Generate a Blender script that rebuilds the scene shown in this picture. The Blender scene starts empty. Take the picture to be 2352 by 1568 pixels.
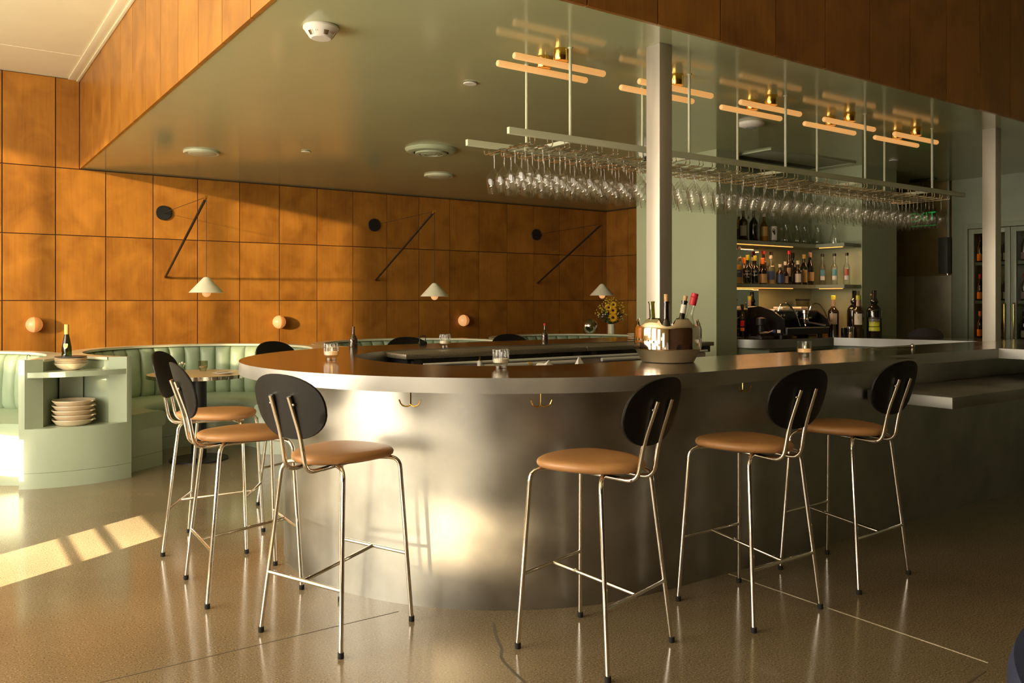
import bpy, bmesh, math, random
from mathutils import Vector, Matrix
PI = math.pi
random.seed(7)
SC = bpy.context.scene
COL = SC.collection

# ------------------------------------------------------------------ camera
cam_d = bpy.data.cameras.new('camera')
cam = bpy.data.objects.new('camera', cam_d)
COL.objects.link(cam)
cam.location = (0, 0, 1.37)
cam.rotation_euler = (PI / 2, 0, -math.radians(34.926))
cam_d.sensor_width = 36.0
cam_d.lens = 36.0 * 1912.0 / 2352.0
cam_d.shift_y = -94.0 / 2352.0
cam_d.clip_start = 0.05
SC.camera = cam

# ------------------------------------------------------------------ world, sun, window light, exposure
SC.view_settings.view_transform = 'Standard'
SC.view_settings.look = 'None'
SC.view_settings.gamma = 1.0
SC.view_settings.use_curve_mapping = False
SC.view_settings.exposure = 0.0
try:
    SC.cycles.transparent_max_bounces = 64
    SC.cycles.max_bounces = 10
    SC.cycles.caustics_reflective = True
    SC.cycles.blur_glossy = 1.0
    SC.cycles.caustics_refractive = False
    SC.cycles.sample_clamp_indirect = 12.0
except Exception:
    pass
world = bpy.data.worlds.new('sky')
SC.world = world
world.use_nodes = True
wn = world.node_tree
wn.nodes['Background'].inputs[0].default_value = (1.0, 0.86, 0.66, 1)
wn.nodes['Background'].inputs[1].default_value = 1.6

SUN_AZ, SUN_EL = math.radians(29.3), math.radians(7.0)
sd = bpy.data.lights.new('low_sun', 'SUN')
so = bpy.data.objects.new('low_sun', sd)
COL.objects.link(so)
sdir = Vector((math.cos(SUN_EL) * math.cos(SUN_AZ), math.cos(SUN_EL) * math.sin(SUN_AZ), -math.sin(SUN_EL)))
so.rotation_euler = sdir.to_track_quat('-Z', 'Y').to_euler()
so.location = (-8, -4, 4)
sd.energy = 6.0
sd.angle = math.radians(1.4)
sd.color = (1.0, 0.74, 0.42)

def area(name, loc, size, energy, color, direction):
    l = bpy.data.lights.new(name, 'AREA')
    l.shape = 'RECTANGLE'
    l.size, l.size_y = size
    l.energy = energy
    l.color = color
    o = bpy.data.objects.new(name, l)
    COL.objects.link(o)
    o.location = loc
    o.rotation_euler = Vector(direction).to_track_quat('-Z', 'Y').to_euler()
    return o

DAY = (1.0, 0.91, 0.76)
for y, w, z, h, e, n in ((-0.45, 0.9, 0.95, 0.9, 18, 2), (1.5, 1.0, 1.7, 2.0, 34, 2), (3.4, 1.5, 1.9, 2.4, 140, 3), (5.3, 1.0, 2.3, 2.2, 105, 2)):
    for k in range(n):     # narrow lamps stand in for each unseen window, for streaky reflections
        area('window_daylight', (-2.93, y + w * ((k + 0.5) / n - 0.5), z), (w / n * 0.78, h), e / n, DAY, (1, 0, 0))
area('ceiling_fill', (-2.93, 4.2, 0.72), (4.6, 0.5), 150, (1.0, 0.86, 0.60), (1, 0, 0.55))  # added fill lamp, tilted up to brighten the ceilings
area('window_daylight_high', (-2.93, 7.2, 2.4), (2.6, 1.8), 95, DAY, (1, 0.1, -0.1))
# added far spot along the sun direction, so the floor patch keeps crisp edges
gd = bpy.data.lights.new('floor_patch_spot', 'SPOT')
go = bpy.data.objects.new('floor_patch_spot', gd)
COL.objects.link(go)
go.location = Vector((-3.08, 3.075, 0.507)) - sdir * 80.0
go.rotation_euler = so.rotation_euler
gd.energy = 12500000
gd.spot_size = math.radians(0.62)
gd.spot_blend = 0.05
gd.shadow_soft_size = 0.05
gd.color = (1.0, 0.84, 0.58)
g3 = gd.copy()
g3.energy = 1500000
g3.spot_size = math.radians(0.80)
o3 = bpy.data.objects.new('booth_patch_spot', g3)  # added spot for the bright patch on the booth front
COL.objects.link(o3)
o3.location = Vector((-3.08, 5.10, 0.72)) - sdir * 80.0
o3.rotation_euler = so.rotation_euler
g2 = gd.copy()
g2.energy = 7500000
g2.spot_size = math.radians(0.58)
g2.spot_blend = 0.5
o2 = bpy.data.objects.new('bar_glare_spot', g2)  # added spot that makes the glare on the bar front
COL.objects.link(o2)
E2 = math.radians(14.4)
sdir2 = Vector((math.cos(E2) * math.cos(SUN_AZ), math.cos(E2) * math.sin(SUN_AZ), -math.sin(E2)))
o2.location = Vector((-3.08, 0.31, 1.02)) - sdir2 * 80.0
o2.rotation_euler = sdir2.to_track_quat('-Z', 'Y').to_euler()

# ------------------------------------------------------------------ materials
def nd(t, typ, **kw):
    n = t.nodes.new(typ)
    for k, v in kw.items():
        setattr(n, k, v)
    return n

def mat(name, col, rough=0.5, metal=0.0, var=0.12, scale=6.0, bump=0.0, bscale=60.0, stretch=(1, 1, 1), rvar=0.1, coat=0.0, spec=0.5, emit=None, estr=0.0, aniso=0.0):
    m = bpy.data.materials.new(name)
    m.use_nodes = True
    t = m.node_tree
    b = t.nodes['Principled BSDF']
    b.inputs['Metallic'].default_value = metal
    b.inputs['Coat Weight'].default_value = coat
    b.inputs['Coat Roughness'].default_value = 0.08
    b.inputs['Specular IOR Level'].default_value = spec
    b.inputs['Anisotropic'].default_value = aniso
    tc = nd(t, 'ShaderNodeTexCoord')
    mp = nd(t, 'ShaderNodeMapping')
    mp.inputs['Scale'].default_value = stretch
    t.links.new(tc.outputs['Object'], mp.inputs['Vector'])
    nz = nd(t, 'ShaderNodeTexNoise')
    nz.inputs['Scale'].default_value = scale
    nz.inputs['Detail'].default_value = 4
    t.links.new(mp.outputs[0], nz.inputs['Vector'])
    cr = nd(t, 'ShaderNodeValToRGB')
    cr.color_ramp.elements[0].position = 0.3
    cr.color_ramp.elements[1].position = 0.7
    cr.color_ramp.elements[0].color = [max(0, c * (1 - var)) for c in col[:3]] + [1]
    cr.color_ramp.elements[1].color = [min(1, c * (1 + var)) for c in col[:3]] + [1]
    t.links.new(nz.outputs[0], cr.inputs[0])
    t.links.new(cr.outputs[0], b.inputs['Base Color'])
    mr = nd(t, 'ShaderNodeMapRange')
    mr.inputs['From Min'].default_value = 0.3
    mr.inputs['From Max'].default_value = 0.7
    mr.inputs['To Min'].default_value = max(0.0, rough * (1 - rvar))
    mr.inputs['To Max'].default_value = min(1.0, rough * (1 + rvar))
    t.links.new(nz.outputs[0], mr.inputs['Value'])
    t.links.new(mr.outputs[0], b.inputs['Roughness'])
    if bump > 0:
        n2 = nd(t, 'ShaderNodeTexNoise')
        n2.inputs['Scale'].default_value = bscale
        n2.inputs['Detail'].default_value = 3
        t.links.new(mp.outputs[0], n2.inputs['Vector'])
        bp = nd(t, 'ShaderNodeBump')
        bp.inputs['Strength'].default_value = bump
        bp.inputs['Distance'].default_value = 0.01
        t.links.new(n2.outputs[0], bp.inputs['Height'])
        t.links.new(bp.outputs[0], b.inputs['Normal'])
    if emit:
        b.inputs['Emission Color'].default_value = tuple(emit) + (1,)
        b.inputs['Emission Strength'].default_value = estr
    return m

def wood_mat(name, dark, light, rough=0.34, coat=0.04):
    m = bpy.data.materials.new(name)
    m.use_nodes = True
    t = m.node_tree
    b = t.nodes['Principled BSDF']
    tc = nd(t, 'ShaderNodeTexCoord')
    oi = nd(t, 'ShaderNodeObjectInfo')
    sc = nd(t, 'ShaderNodeVectorMath', operation='SCALE')
    cb = nd(t, 'ShaderNodeCombineXYZ')
    t.links.new(oi.outputs['Random'], cb.inputs[0])
    t.links.new(oi.outputs['Random'], cb.inputs[1])
    t.links.new(oi.outputs['Random'], cb.inputs[2])
    t.links.new(cb.outputs[0], sc.inputs[0])
    sc.inputs['Scale'].default_value = 37.0
    ad = nd(t, 'ShaderNodeVectorMath', operation='ADD')
    t.links.new(tc.outputs['Object'], ad.inputs[0])
    t.links.new(sc.outputs[0], ad.inputs[1])
    # cloudy stain
    n1 = nd(t, 'ShaderNodeTexNoise')
    n1.inputs['Scale'].default_value = 3.2
    n1.inputs['Detail'].default_value = 5
    n1.inputs['Distortion'].default_value = 0.6
    t.links.new(ad.outputs[0], n1.inputs['Vector'])
    # vertical grain
    mp = nd(t, 'ShaderNodeMapping')
    mp.inputs['Scale'].default_value = (55, 55, 2.2)
    t.links.new(ad.outputs[0], mp.inputs['Vector'])
    n2 = nd(t, 'ShaderNodeTexNoise')
    n2.inputs['Scale'].default_value = 1.0
    n2.inputs['Detail'].default_value = 4
    n2.inputs['Distortion'].default_value = 0.8
    t.links.new(mp.outputs[0], n2.inputs['Vector'])
    mx = nd(t, 'ShaderNodeMath', operation='MULTIPLY_ADD')
    t.links.new(n2.outputs[0], mx.inputs[0])
    mx.inputs[1].default_value = 0.32
    t.links.new(n1.outputs[0], mx.inputs[2])
    m2 = nd(t, 'ShaderNodeMath', operation='MULTIPLY_ADD')
    t.links.new(oi.outputs['Random'], m2.inputs[0])
    m2.inputs[1].default_value = 0.16
    t.links.new(mx.outputs[0], m2.inputs[2])
    cr = nd(t, 'ShaderNodeValToRGB')
    cr.color_ramp.elements[0].position = 0.40
    cr.color_ramp.elements[1].position = 1.0
    cr.color_ramp.elements[0].color = tuple(dark) + (1,)
    cr.color_ramp.elements[1].color = tuple(light) + (1,)
    t.links.new(m2.outputs[0], cr.inputs[0])
    t.links.new(cr.outputs[0], b.inputs['Base Color'])
    b.inputs['Roughness'].default_value = rough
    b.inputs['Coat Weight'].default_value = coat
    b.inputs['Coat Roughness'].default_value = 0.25
    b.inputs['Specular IOR Level'].default_value = 0.32
    bp = nd(t, 'ShaderNodeBump')
    bp.inputs['Strength'].default_value = 0.06
    bp.inputs['Distance'].default_value = 0.005
    t.links.new(n2.outputs[0], bp.inputs['Height'])
    t.links.new(bp.outputs[0], b.inputs['Normal'])
    return m

def glass_mat(name, tint=(1, 1, 1), refl=1.0, ior=1.45, rough=0.02, edge=0.0):
    m = bpy.data.materials.new(name)
    m.use_nodes = True
    t = m.node_tree
    for n in list(t.nodes):
        t.nodes.remove(n)
    out = nd(t, 'ShaderNodeOutputMaterial')
    tr = nd(t, 'ShaderNodeBsdfTransparent')
    gl = nd(t, 'ShaderNodeBsdfGlossy')
    gl.inputs['Roughness'].default_value = rough
    lw = nd(t, 'ShaderNodeLayerWeight')
    lw.inputs['Blend'].default_value = 0.35
    nz = nd(t, 'ShaderNodeTexNoise')
    nz.inputs['Scale'].default_value = 9.0
    tc = nd(t, 'ShaderNodeTexCoord')
    t.links.new(tc.outputs['Object'], nz.inputs['Vector'])
    # the tint deepens where more glass is crossed, at the grazing rim
    mixc = nd(t, 'ShaderNodeMix', data_type='RGBA')
    t.links.new(lw.outputs['Facing'], mixc.inputs['Factor'])
    mixc.inputs[6].default_value = tuple(tint) + (1,)
    mixc.inputs[7].default_value = tuple(c * (1 - edge) for c in tint) + (1,)
    t.links.new(mixc.outputs[2], tr.inputs['Color'])
    fa = nd(t, 'ShaderNodeLayerWeight')
    fa.inputs['Blend'].default_value = 0.5
    pw = nd(t, 'ShaderNodeMath', operation='POWER')
    t.links.new(fa.outputs['Facing'], pw.inputs[0])
    pw.inputs[1].default_value = 4.0
    mu = nd(t, 'ShaderNodeMath', operation='MULTIPLY_ADD')
    t.links.new(pw.outputs[0], mu.inputs[0])
    mu.inputs[1].default_value = 0.62 * refl
    mu.inputs[2].default_value = ((ior - 1) / (ior + 1)) ** 2 * refl
    ma = nd(t, 'ShaderNodeMath', operation='MULTIPLY_ADD')
    t.links.new(nz.outputs[0], ma.inputs[0])
    ma.inputs[1].default_value = 0.02
    t.links.new(mu.outputs[0], ma.inputs[2])
    ma.use_clamp = True
    mix = nd(t, 'ShaderNodeMixShader')
    t.links.new(ma.outputs[0], mix.inputs[0])
    t.links.new(tr.outputs[0], mix.inputs[1])
    t.links.new(gl.outputs[0], mix.inputs[2])
    t.links.new(mix.outputs[0], out.inputs[0])
    return m

def floor_mat():
    m = mat('polished_concrete', (0.215, 0.163, 0.098), rough=0.16, var=0.16, scale=1.1, rvar=0.25)
    t = m.node_tree
    b = t.nodes['Principled BSDF']
    src = b.inputs['Base Color'].links[0].from_socket
    tc = nd(t, 'ShaderNodeTexCoord')
    vo = nd(t, 'ShaderNodeTexNoise')
    vo.inputs['Scale'].default_value = 150
    vo.inputs['Detail'].default_value = 2
    t.links.new(tc.outputs['Object'], vo.inputs['Vector'])
    cr = nd(t, 'ShaderNodeValToRGB')
    e = cr.color_ramp.elements
    e[0].position = 0.34
    e[0].color = (0.45, 0.43, 0.40, 1)
    e[1].position = 0.72
    e[1].color = (2.3, 2.1, 1.8, 1)
    k = e.new(0.44)
    k.color = (0.95, 0.95, 0.95, 1)
    k = e.new(0.62)
    k.color = (1.02, 1.02, 1.0, 1)
    t.links.new(vo.outputs[0], cr.inputs[0])
    mx = nd(t, 'ShaderNodeMix', data_type='RGBA', blend_type='MULTIPLY')
    mx.inputs['Factor'].default_value = 1.0
    t.links.new(src, mx.inputs[6])
    t.links.new(cr.outputs[0], mx.inputs[7])
    t.links.new(mx.outputs[2], b.inputs['Base Color'])
    return m

def zinc_mat(name, col, rough, brush=(1, 1, 30)):
    m = mat(name, col, rough=rough, metal=1.0, var=0.16, scale=2.2, rvar=0.22)
    t = m.node_tree
    b = t.nodes['Principled BSDF']
    tc = nd(t, 'ShaderNodeTexCoord')
    mp = nd(t, 'ShaderNodeMapping')
    mp.inputs['Scale'].default_value = brush
    t.links.new(tc.outputs['Object'], mp.inputs['Vector'])
    n = nd(t, 'ShaderNodeTexNoise')
    n.inputs['Scale'].default_value = 5
    n.inputs['Detail'].default_value = 6
    t.links.new(mp.outputs[0], n.inputs['Vector'])
    bp = nd(t, 'ShaderNodeBump')
    bp.inputs['Strength'].default_value = 0.02
    bp.inputs['Distance'].default_value = 0.01
    t.links.new(n.outputs[0], bp.inputs['Height'])
    t.links.new(bp.outputs[0], b.inputs['Normal'])
    return m

M = {}
M['wood'] = wood_mat('stained_plywood', (0.20, 0.072, 0.010), (0.445, 0.188, 0.028))
M['wood_back'] = mat('dark_batten', (0.06, 0.022, 0.006), 0.7)
M['floor'] = floor_mat()
M['joint_pale'] = mat('pale_joint_filler', (0.62, 0.52, 0.38), 0.4)
M['joint_dark'] = mat('dark_joint', (0.10, 0.08, 0.06), 0.6)
M['green_gloss'] = mat('gloss_sage_ceiling_paint', (0.47, 0.49, 0.29), 0.13, var=0.05, scale=0.8, bump=0.015, bscale=1.6, rvar=0.15)
M['green'] = mat('sage_wall_paint', (0.41, 0.455, 0.30), 0.35, var=0.05, scale=1.5)
M['green_dark'] = mat('grey_green_joinery', (0.33, 0.365, 0.26), 0.4, var=0.06)
M['laminate'] = mat('pale_sage_laminate', (0.37, 0.435, 0.325), 0.16, var=0.03, scale=2)
M['laminate_cream'] = mat('cream_laminate_edge', (0.66, 0.66, 0.48), 0.16, var=0.03)
M['leather_green'] = mat('sage_leather', (0.33, 0.42, 0.29), 0.42, var=0.08, scale=5, bump=0.12, bscale=14)
M['plaster'] = mat('warm_white_plaster', (0.86, 0.80, 0.57), 0.8, var=0.03, scale=1.2)
M['zinc_top'] = zinc_mat('polished_zinc_top', (0.50, 0.43, 0.35), 0.17, (1, 6, 1))
M['zinc_edge'] = zinc_mat('brushed_zinc_edge', (0.46, 0.445, 0.41), 0.52, (2, 2, 30))
M['zinc_base'] = mat('mottled_zinc_sheet', (0.43, 0.42, 0.385), 0.38, metal=1.0, var=0.2, scale=3.4, rvar=0.14)
M['zinc_shaded'] = zinc_mat('shaded_zinc_edge', (0.36, 0.355, 0.33), 0.56, (2, 2, 30))  # darker copy of the edge zinc, shade put into its colour
M['steel'] = zinc_mat('satin_steel', (0.58, 0.54, 0.48), 0.36, (20, 20, 1))
M['post_steel'] = mat('pale_brushed_post', (0.56, 0.51, 0.44), 0.52, metal=0.65, var=0.08, scale=4, stretch=(3, 3, 0.4))
M['chrome'] = mat('chrome', (0.80, 0.75, 0.68), 0.07, metal=1.0, var=0.03)
M['copper'] = mat('polished_rose_steel', (0.86, 0.72, 0.58), 0.05, metal=1.0, var=0.02)
M['brass'] = mat('brass', (0.80, 0.53, 0.14), 0.13, metal=1.0, var=0.06)
M['copper_pin'] = mat('copper_fitting', (0.75, 0.40, 0.18), 0.3, metal=1.0)
M['tan'] = mat('tan_leather', (0.42, 0.205, 0.075), 0.42, var=0.10, scale=7, bump=0.06, bscale=40)
M['black_ply'] = mat('black_stained_ply', (0.008, 0.0065, 0.0055), 0.48, spec=0.3, var=0.2, stretch=(20, 1, 1))
M['black'] = mat('black_paint', (0.010, 0.010, 0.010), 0.5)
M['black_gloss'] = mat('black_enamel', (0.008, 0.008, 0.009), 0.28)
M['rubber'] = mat('black_rubber', (0.012, 0.012, 0.012), 0.8)
M['cream_metal'] = mat('pale_sage_metal', (0.62, 0.64, 0.46), 0.35, var=0.03)
M['cream'] = mat('cream_enamel', (0.76, 0.72, 0.55), 0.4, var=0.02)
M['tube'] = mat('opal_tube', (0.58, 0.42, 0.24), 0.3, emit=(1.0, 0.46, 0.13), estr=0.66)
M['bulb'] = mat('opal_globe', (0.42, 0.24, 0.12), 0.3, emit=(1.0, 0.47, 0.17), estr=0.72)
M['bulb_back'] = mat('amber_glass_back', (0.40, 0.15, 0.04), 0.2, emit=(1.0, 0.36, 0.08), estr=0.40)
M['led'] = mat('warm_led_strip', (1, 0.5, 0.2), 0.5, emit=(1.0, 0.32, 0.06), estr=2.4)
M['flame'] = mat('candle_flame', (1, 0.7, 0.3), 0.5, emit=(1.0, 0.62, 0.2), estr=6.0)
M['wax'] = mat('candle_wax', (0.85, 0.74, 0.58), 0.5, emit=(1.0, 0.6, 0.3), estr=0.05)
M['wax_lit'] = mat('glowing_wax', (0.85, 0.66, 0.45), 0.5, emit=(1.0, 0.45, 0.15), estr=0.55)
M['white'] = mat('white_plastic', (0.80, 0.76, 0.70), 0.4, var=0.02)
M['pvc'] = mat('white_pvc_pipe', (0.72, 0.70, 0.64), 0.4)
M['mauve'] = mat('mauve_splash_panel', (0.46, 0.36, 0.31), 0.35)
M['rail_mat'] = mat('perforated_drip_rail', (0.30, 0.26, 0.19), 0.4, metal=0.8, var=0.5, scale=160)
M['dark_steel'] = mat('dark_steel', (0.07, 0.065, 0.06), 0.4, metal=0.7)
M['ceramic'] = mat('cream_stoneware', (0.70, 0.57, 0.40), 0.22, var=0.05, scale=20)
M['ceramic_dark'] = mat('dark_glaze', (0.06, 0.07, 0.075), 0.18)
M['table'] = mat('pale_oak_tabletop', (0.62, 0.46, 0.24), 0.3, var=0.12, stretch=(2, 25, 2))
M['glass'] = glass_mat('clear_glass', (0.99, 0.99, 0.98), 1.5, 1.5, 0.03, 0.05)
M['glass_thick'] = glass_mat('thick_clear_glass', (0.96, 0.965, 0.94), 1.4, 1.5, 0.03, 0.28)
M['glass_stem'] = glass_mat('solid_stem_glass', (0.97, 0.97, 0.95), 4.0, 1.5, 0.03, 0.1)
M['pane'] = glass_mat('cabinet_glass', (0.72, 0.74, 0.70), 0.9)
M['glass_green'] = glass_mat('green_bottle_glass', (0.22, 0.33, 0.03), 1.3, 1.5, 0.03, 0.7)
M['glass_olive'] = glass_mat('olive_bottle_glass', (0.36, 0.36, 0.06), 1.3, 1.5, 0.03, 0.75)
M['glass_amber'] = glass_mat('amber_spirit_glass', (0.50, 0.26, 0.05), 1.3, 1.5, 0.03, 0.6)
M['glass_yellow'] = glass_mat('yellow_spirit_glass', (0.80, 0.55, 0.08), 1.3, 1.5, 0.03, 0.5)
M['glass_smoke'] = glass_mat('smoke_glass', (0.80, 0.78, 0.66), 1.2, 1.5, 0.03, 0.4)
M['bottle_dark'] = mat('dark_bottle_glass', (0.010, 0.008, 0.005), 0.07, coat=0.6, spec=0.7)
M['bottle_brown'] = mat('brown_bottle_glass', (0.035, 0.016, 0.006), 0.08, coat=0.6, spec=0.7)
M['mirror'] = mat('mirror', (0.62, 0.64, 0.58), 0.02, metal=1.0, var=0.01)
M['navy'] = mat('navy_fabric', (0.012, 0.018, 0.055), 0.6, bump=0.1, bscale=200)
M['leaf'] = mat('dark_leaf', (0.035, 0.07, 0.018), 0.5, var=0.4)
M['petal'] = mat('yellow_petal', (0.90, 0.52, 0.02), 0.5, var=0.1)
M['petal2'] = mat('yellow_blossom', (0.85, 0.62, 0.03), 0.5, var=0.15)
M['petal_white'] = mat('white_blossom', (0.85, 0.82, 0.70), 0.5)
M['seed'] = mat('dark_flower_centre', (0.05, 0.015, 0.01), 0.7)
M['box_grey'] = mat('dark_grey_enamel', (0.075, 0.075, 0.055), 0.5)
M['cork'] = mat('cork', (0.62, 0.38, 0.17), 0.8, var=0.25, scale=90)
M['brown_wall'] = mat('brown_wall_paint', (0.40, 0.28, 0.12), 0.6)
M['grey_panel'] = mat('taupe_door_panel', (0.52, 0.46, 0.34), 0.4)
M['exit_green'] = mat('exit_letters', (0.0, 0.5, 0.1), 0.4, emit=(0.0, 0.9, 0.12), estr=0.22)
for nm, c in {'red': (0.55, 0.02, 0.03), 'yellow': (0.75, 0.62, 0.04), 'orange': (0.80, 0.22, 0.03), 'gold': (0.62, 0.40, 0.10), 'bluepaper': (0.05, 0.09, 0.22),
              'paper': (0.66, 0.60, 0.48), 'whitepaper': (0.78, 0.74, 0.66), 'tanpaper': (0.58, 0.40, 0.18), 'skyblue': (0.10, 0.30, 0.42), 'rust': (0.48, 0.12, 0.06),
              'blackpaper': (0.02, 0.02, 0.018), 'pinkpaper': (0.55, 0.34, 0.24), 'limepaper': (0.62, 0.60, 0.04), 'orangepaper': (0.95, 0.36, 0.05)}.items():
    M[nm] = mat(nm, c, 0.45, var=0.06)

# ------------------------------------------------------------------ mesh helpers
def finish(name, bm, m, parent=None, smooth=40.0, loc=None, rot=None):
    me = bpy.data.meshes.new(name)
    bmesh.ops.recalc_face_normals(bm, faces=bm.faces)
    bm.to_mesh(me)
    bm.free()
    ms = m if isinstance(m, (list, tuple)) else [m]
    for x in ms:
        me.materials.append(x)
    if smooth:
        me.polygons.foreach_set('use_smooth', [True] * len(me.polygons))
        me.set_sharp_from_angle(angle=math.radians(smooth))
    o = bpy.data.objects.new(name, me)
    COL.objects.link(o)
    if parent is not None:
        o.parent = parent
    if loc is not None:
        o.location = loc
    if rot is not None:
        o.rotation_euler = rot
    return o

def tag(o, label=None, cat=None, group=None, kind=None):
    if label: o['label'] = label
    if cat: o['category'] = cat
    if group: o['group'] = group
    if kind: o['kind'] = kind
    return o

def thing(name, label, cat, loc=(0, 0, 0), rz=0.0, group=None):
    o = bpy.data.objects.new(name, None)
    o.empty_display_size = 0.05
    COL.objects.link(o)
    o.location = loc
    o.rotation_euler = (0, 0, rz)
    return tag(o, label, cat, group)

def copy_tree(o, parent=None):
    c = o.copy()
    COL.objects.link(c)
    if parent is not None:
        c.parent = parent
    for ch in list(o.children):
        copy_tree(ch, c)
    return c

def box(bm, x0, x1, y0, y1, z0, z1, bev=0.0, mi=0):
    vs = [bm.verts.new((x, y, z)) for z in (z0, z1) for (x, y) in ((x0, y0), (x1, y0), (x1, y1), (x0, y1))]
    fs = [(3, 2, 1, 0), (4, 5, 6, 7), (0, 1, 5, 4), (1, 2, 6, 5), (2, 3, 7, 6), (3, 0, 4, 7)]
    faces = [bm.faces.new([vs[i] for i in f]) for f in fs]
    for f in faces: f.material_index = mi
    if bev > 0:
        es = list({e for f in faces for e in f.edges})
        r = bmesh.ops.bevel(bm, geom=es, offset=bev, segments=2, affect='EDGES', profile=0.5)
        for f in r['faces']: f.material_index = mi
    return bm

def B(*a, **k):
    return box(bmesh.new(), *a, **k)

def prism(bm, pts, z0, z1, mi_top=0, mi_side=0, bev=0.0):
    lo = [bm.verts.new((p[0], p[1], z0)) for p in pts]
    hi = [bm.verts.new((p[0], p[1], z1)) for p in pts]
    f1 = bm.faces.new(hi)
    f2 = bm.faces.new(lo[::-1])
    f1.material_index = f2.material_index = mi_top
    n = len(pts)
    for i in range(n):
        f = bm.faces.new((lo[i], lo[(i + 1) % n], hi[(i + 1) % n], hi[i]))
        f.material_index = mi_side
    if bev > 0:
        es = [e for e in f1.edges] + [e for e in f2.edges]
        r = bmesh.ops.bevel(bm, geom=es, offset=bev, segments=2, affect='EDGES')
        for f in r['faces']: f.material_index = mi_side
    return bm

def lathe(bm, prof, seg=24, cx=0, cy=0, cz=0, mi=0, a0=0.0, a1=2 * PI):
    full = abs(a1 - a0 - 2 * PI) < 1e-6
    n = seg if full else seg + 1
    rings = []
    for r, z in prof:
        if r < 1e-6:
            rings.append([bm.verts.new((cx, cy, cz + z))])
        else:
            rings.append([bm.verts.new((cx + r * math.cos(a0 + (a1 - a0) * i / seg), cy + r * math.sin(a0 + (a1 - a0) * i / seg), cz + z)) for i in range(n)])
    for a, b in zip(rings, rings[1:]):
        for i in range(seg):
            j = (i + 1) % n
            if len(a) == 1 and len(b) == 1: continue
            if len(a) == 1: f = bm.faces.new((a[0], b[j], b[i]))
            elif len(b) == 1: f = bm.faces.new((a[i], a[j], b[0]))
            else: f = bm.faces.new((a[i], a[j], b[j], b[i]))
            f.material_index = mi
    return bm

def L(prof, seg=24, **k):
    return lathe(bmesh.new(), prof, seg, **k)

def round_path(pts, rad, n=5):
    pts = [Vector(p) for p in pts]
    out = [pts[0]]
    for i in range(1, len(pts) - 1):
        p, a, b = pts[i], pts[i - 1], pts[i + 1]
        u, v = (a - p), (b - p)
        d = min(rad, u.length * 0.48, v.length * 0.48)
        s, e = p + u.normalized() * d, p + v.normalized() * d
        for k in range(n + 1):
            t = k / n
            out.append((1 - t) ** 2 * s + 2 * t * (1 - t) * p + t * t * e)
    out.append(pts[-1])
    return out

def tube(bm, pts, r, seg=8, rad=0.0, caps=True, mi=0, closed=False):
    P = round_path(pts, rad) if rad > 0 else [Vector(p) for p in pts]
    n = len(P)
    rings = []
    up = Vector((0, 0, 1))
    prev = None
    for i in range(n):
        if closed:
            d = P[(i + 1) % n] - P[i - 1]
        else:
            d = P[min(i + 1, n - 1)] - P[max(i - 1, 0)]
        d.normalize()
        if prev is None:
            a = up if abs(d.z) < 0.9 else Vector((1, 0, 0))
            s = d.cross(a).normalized()
        else:
            s = (prev - d * prev.dot(d)).normalized()
        prev = s
        w = d.cross(s).normalized()
        rr = r[i] if isinstance(r, (list, tuple)) else r
        rings.append([bm.verts.new(P[i] + s * rr * math.cos(2 * PI * k / seg) + w * rr * math.sin(2 * PI * k / seg)) for k in range(seg)])
    m = n if closed else n - 1
    for i in range(m):
        a, b = rings[i], rings[(i + 1) % n]
        for k in range(seg):
            f = bm.faces.new((a[k], a[(k + 1) % seg], b[(k + 1) % seg], b[k]))
            f.material_index = mi
    if caps and not closed:
        bm.faces.new(rings[0][::-1]).material_index = mi
        bm.faces.new(rings[-1]).material_index = mi
    return bm

def T(pts, r, **k):
    return tube(bmesh.new(), pts, r, **k)

def sphere(bm, c, r, seg=16, rings=10, sz=1.0):
    prof = [(r * math.sin(PI * i / rings), -r * sz * math.cos(PI * i / rings)) for i in range(rings + 1)]
    prof[0] = (0, -r * sz); prof[-1] = (0, r * sz)
    return lathe(bm, prof, seg, c[0], c[1], c[2])

def arc(cx, cy, r, a0, a1, n):
    return [(cx + r * math.cos(math.radians(a0 + (a1 - a0) * i / n)), cy + r * math.sin(math.radians(a0 + (a1 - a0) * i / n))) for i in range(n + 1)]

def strip(bm, pa, pb, z0, z1, mi=0):
    """solid wall between two equal-length plan polylines"""
    n = len(pa)
    g = [[bm.verts.new((p[0], p[1], z)) for p in q] for q in (pa, pb) for z in (z0, z1)]
    a0, a1, b0, b1 = g
    for i in range(n - 1):
        for f in ((a0[i], a0[i + 1], a1[i + 1], a1[i]), (b0[i + 1], b0[i], b1[i], b1[i + 1]), (a1[i], a1[i + 1], b1[i + 1], b1[i]), (a0[i + 1], a0[i], b0[i], b0[i + 1])):
            bm.faces.new(f).material_index = mi
    bm.faces.new((a0[0], a1[0], b1[0], b0[0])).material_index = mi
    bm.faces.new((a0[-1], b0[-1], b1[-1], a1[-1])).material_index = mi
    return bm

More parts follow.
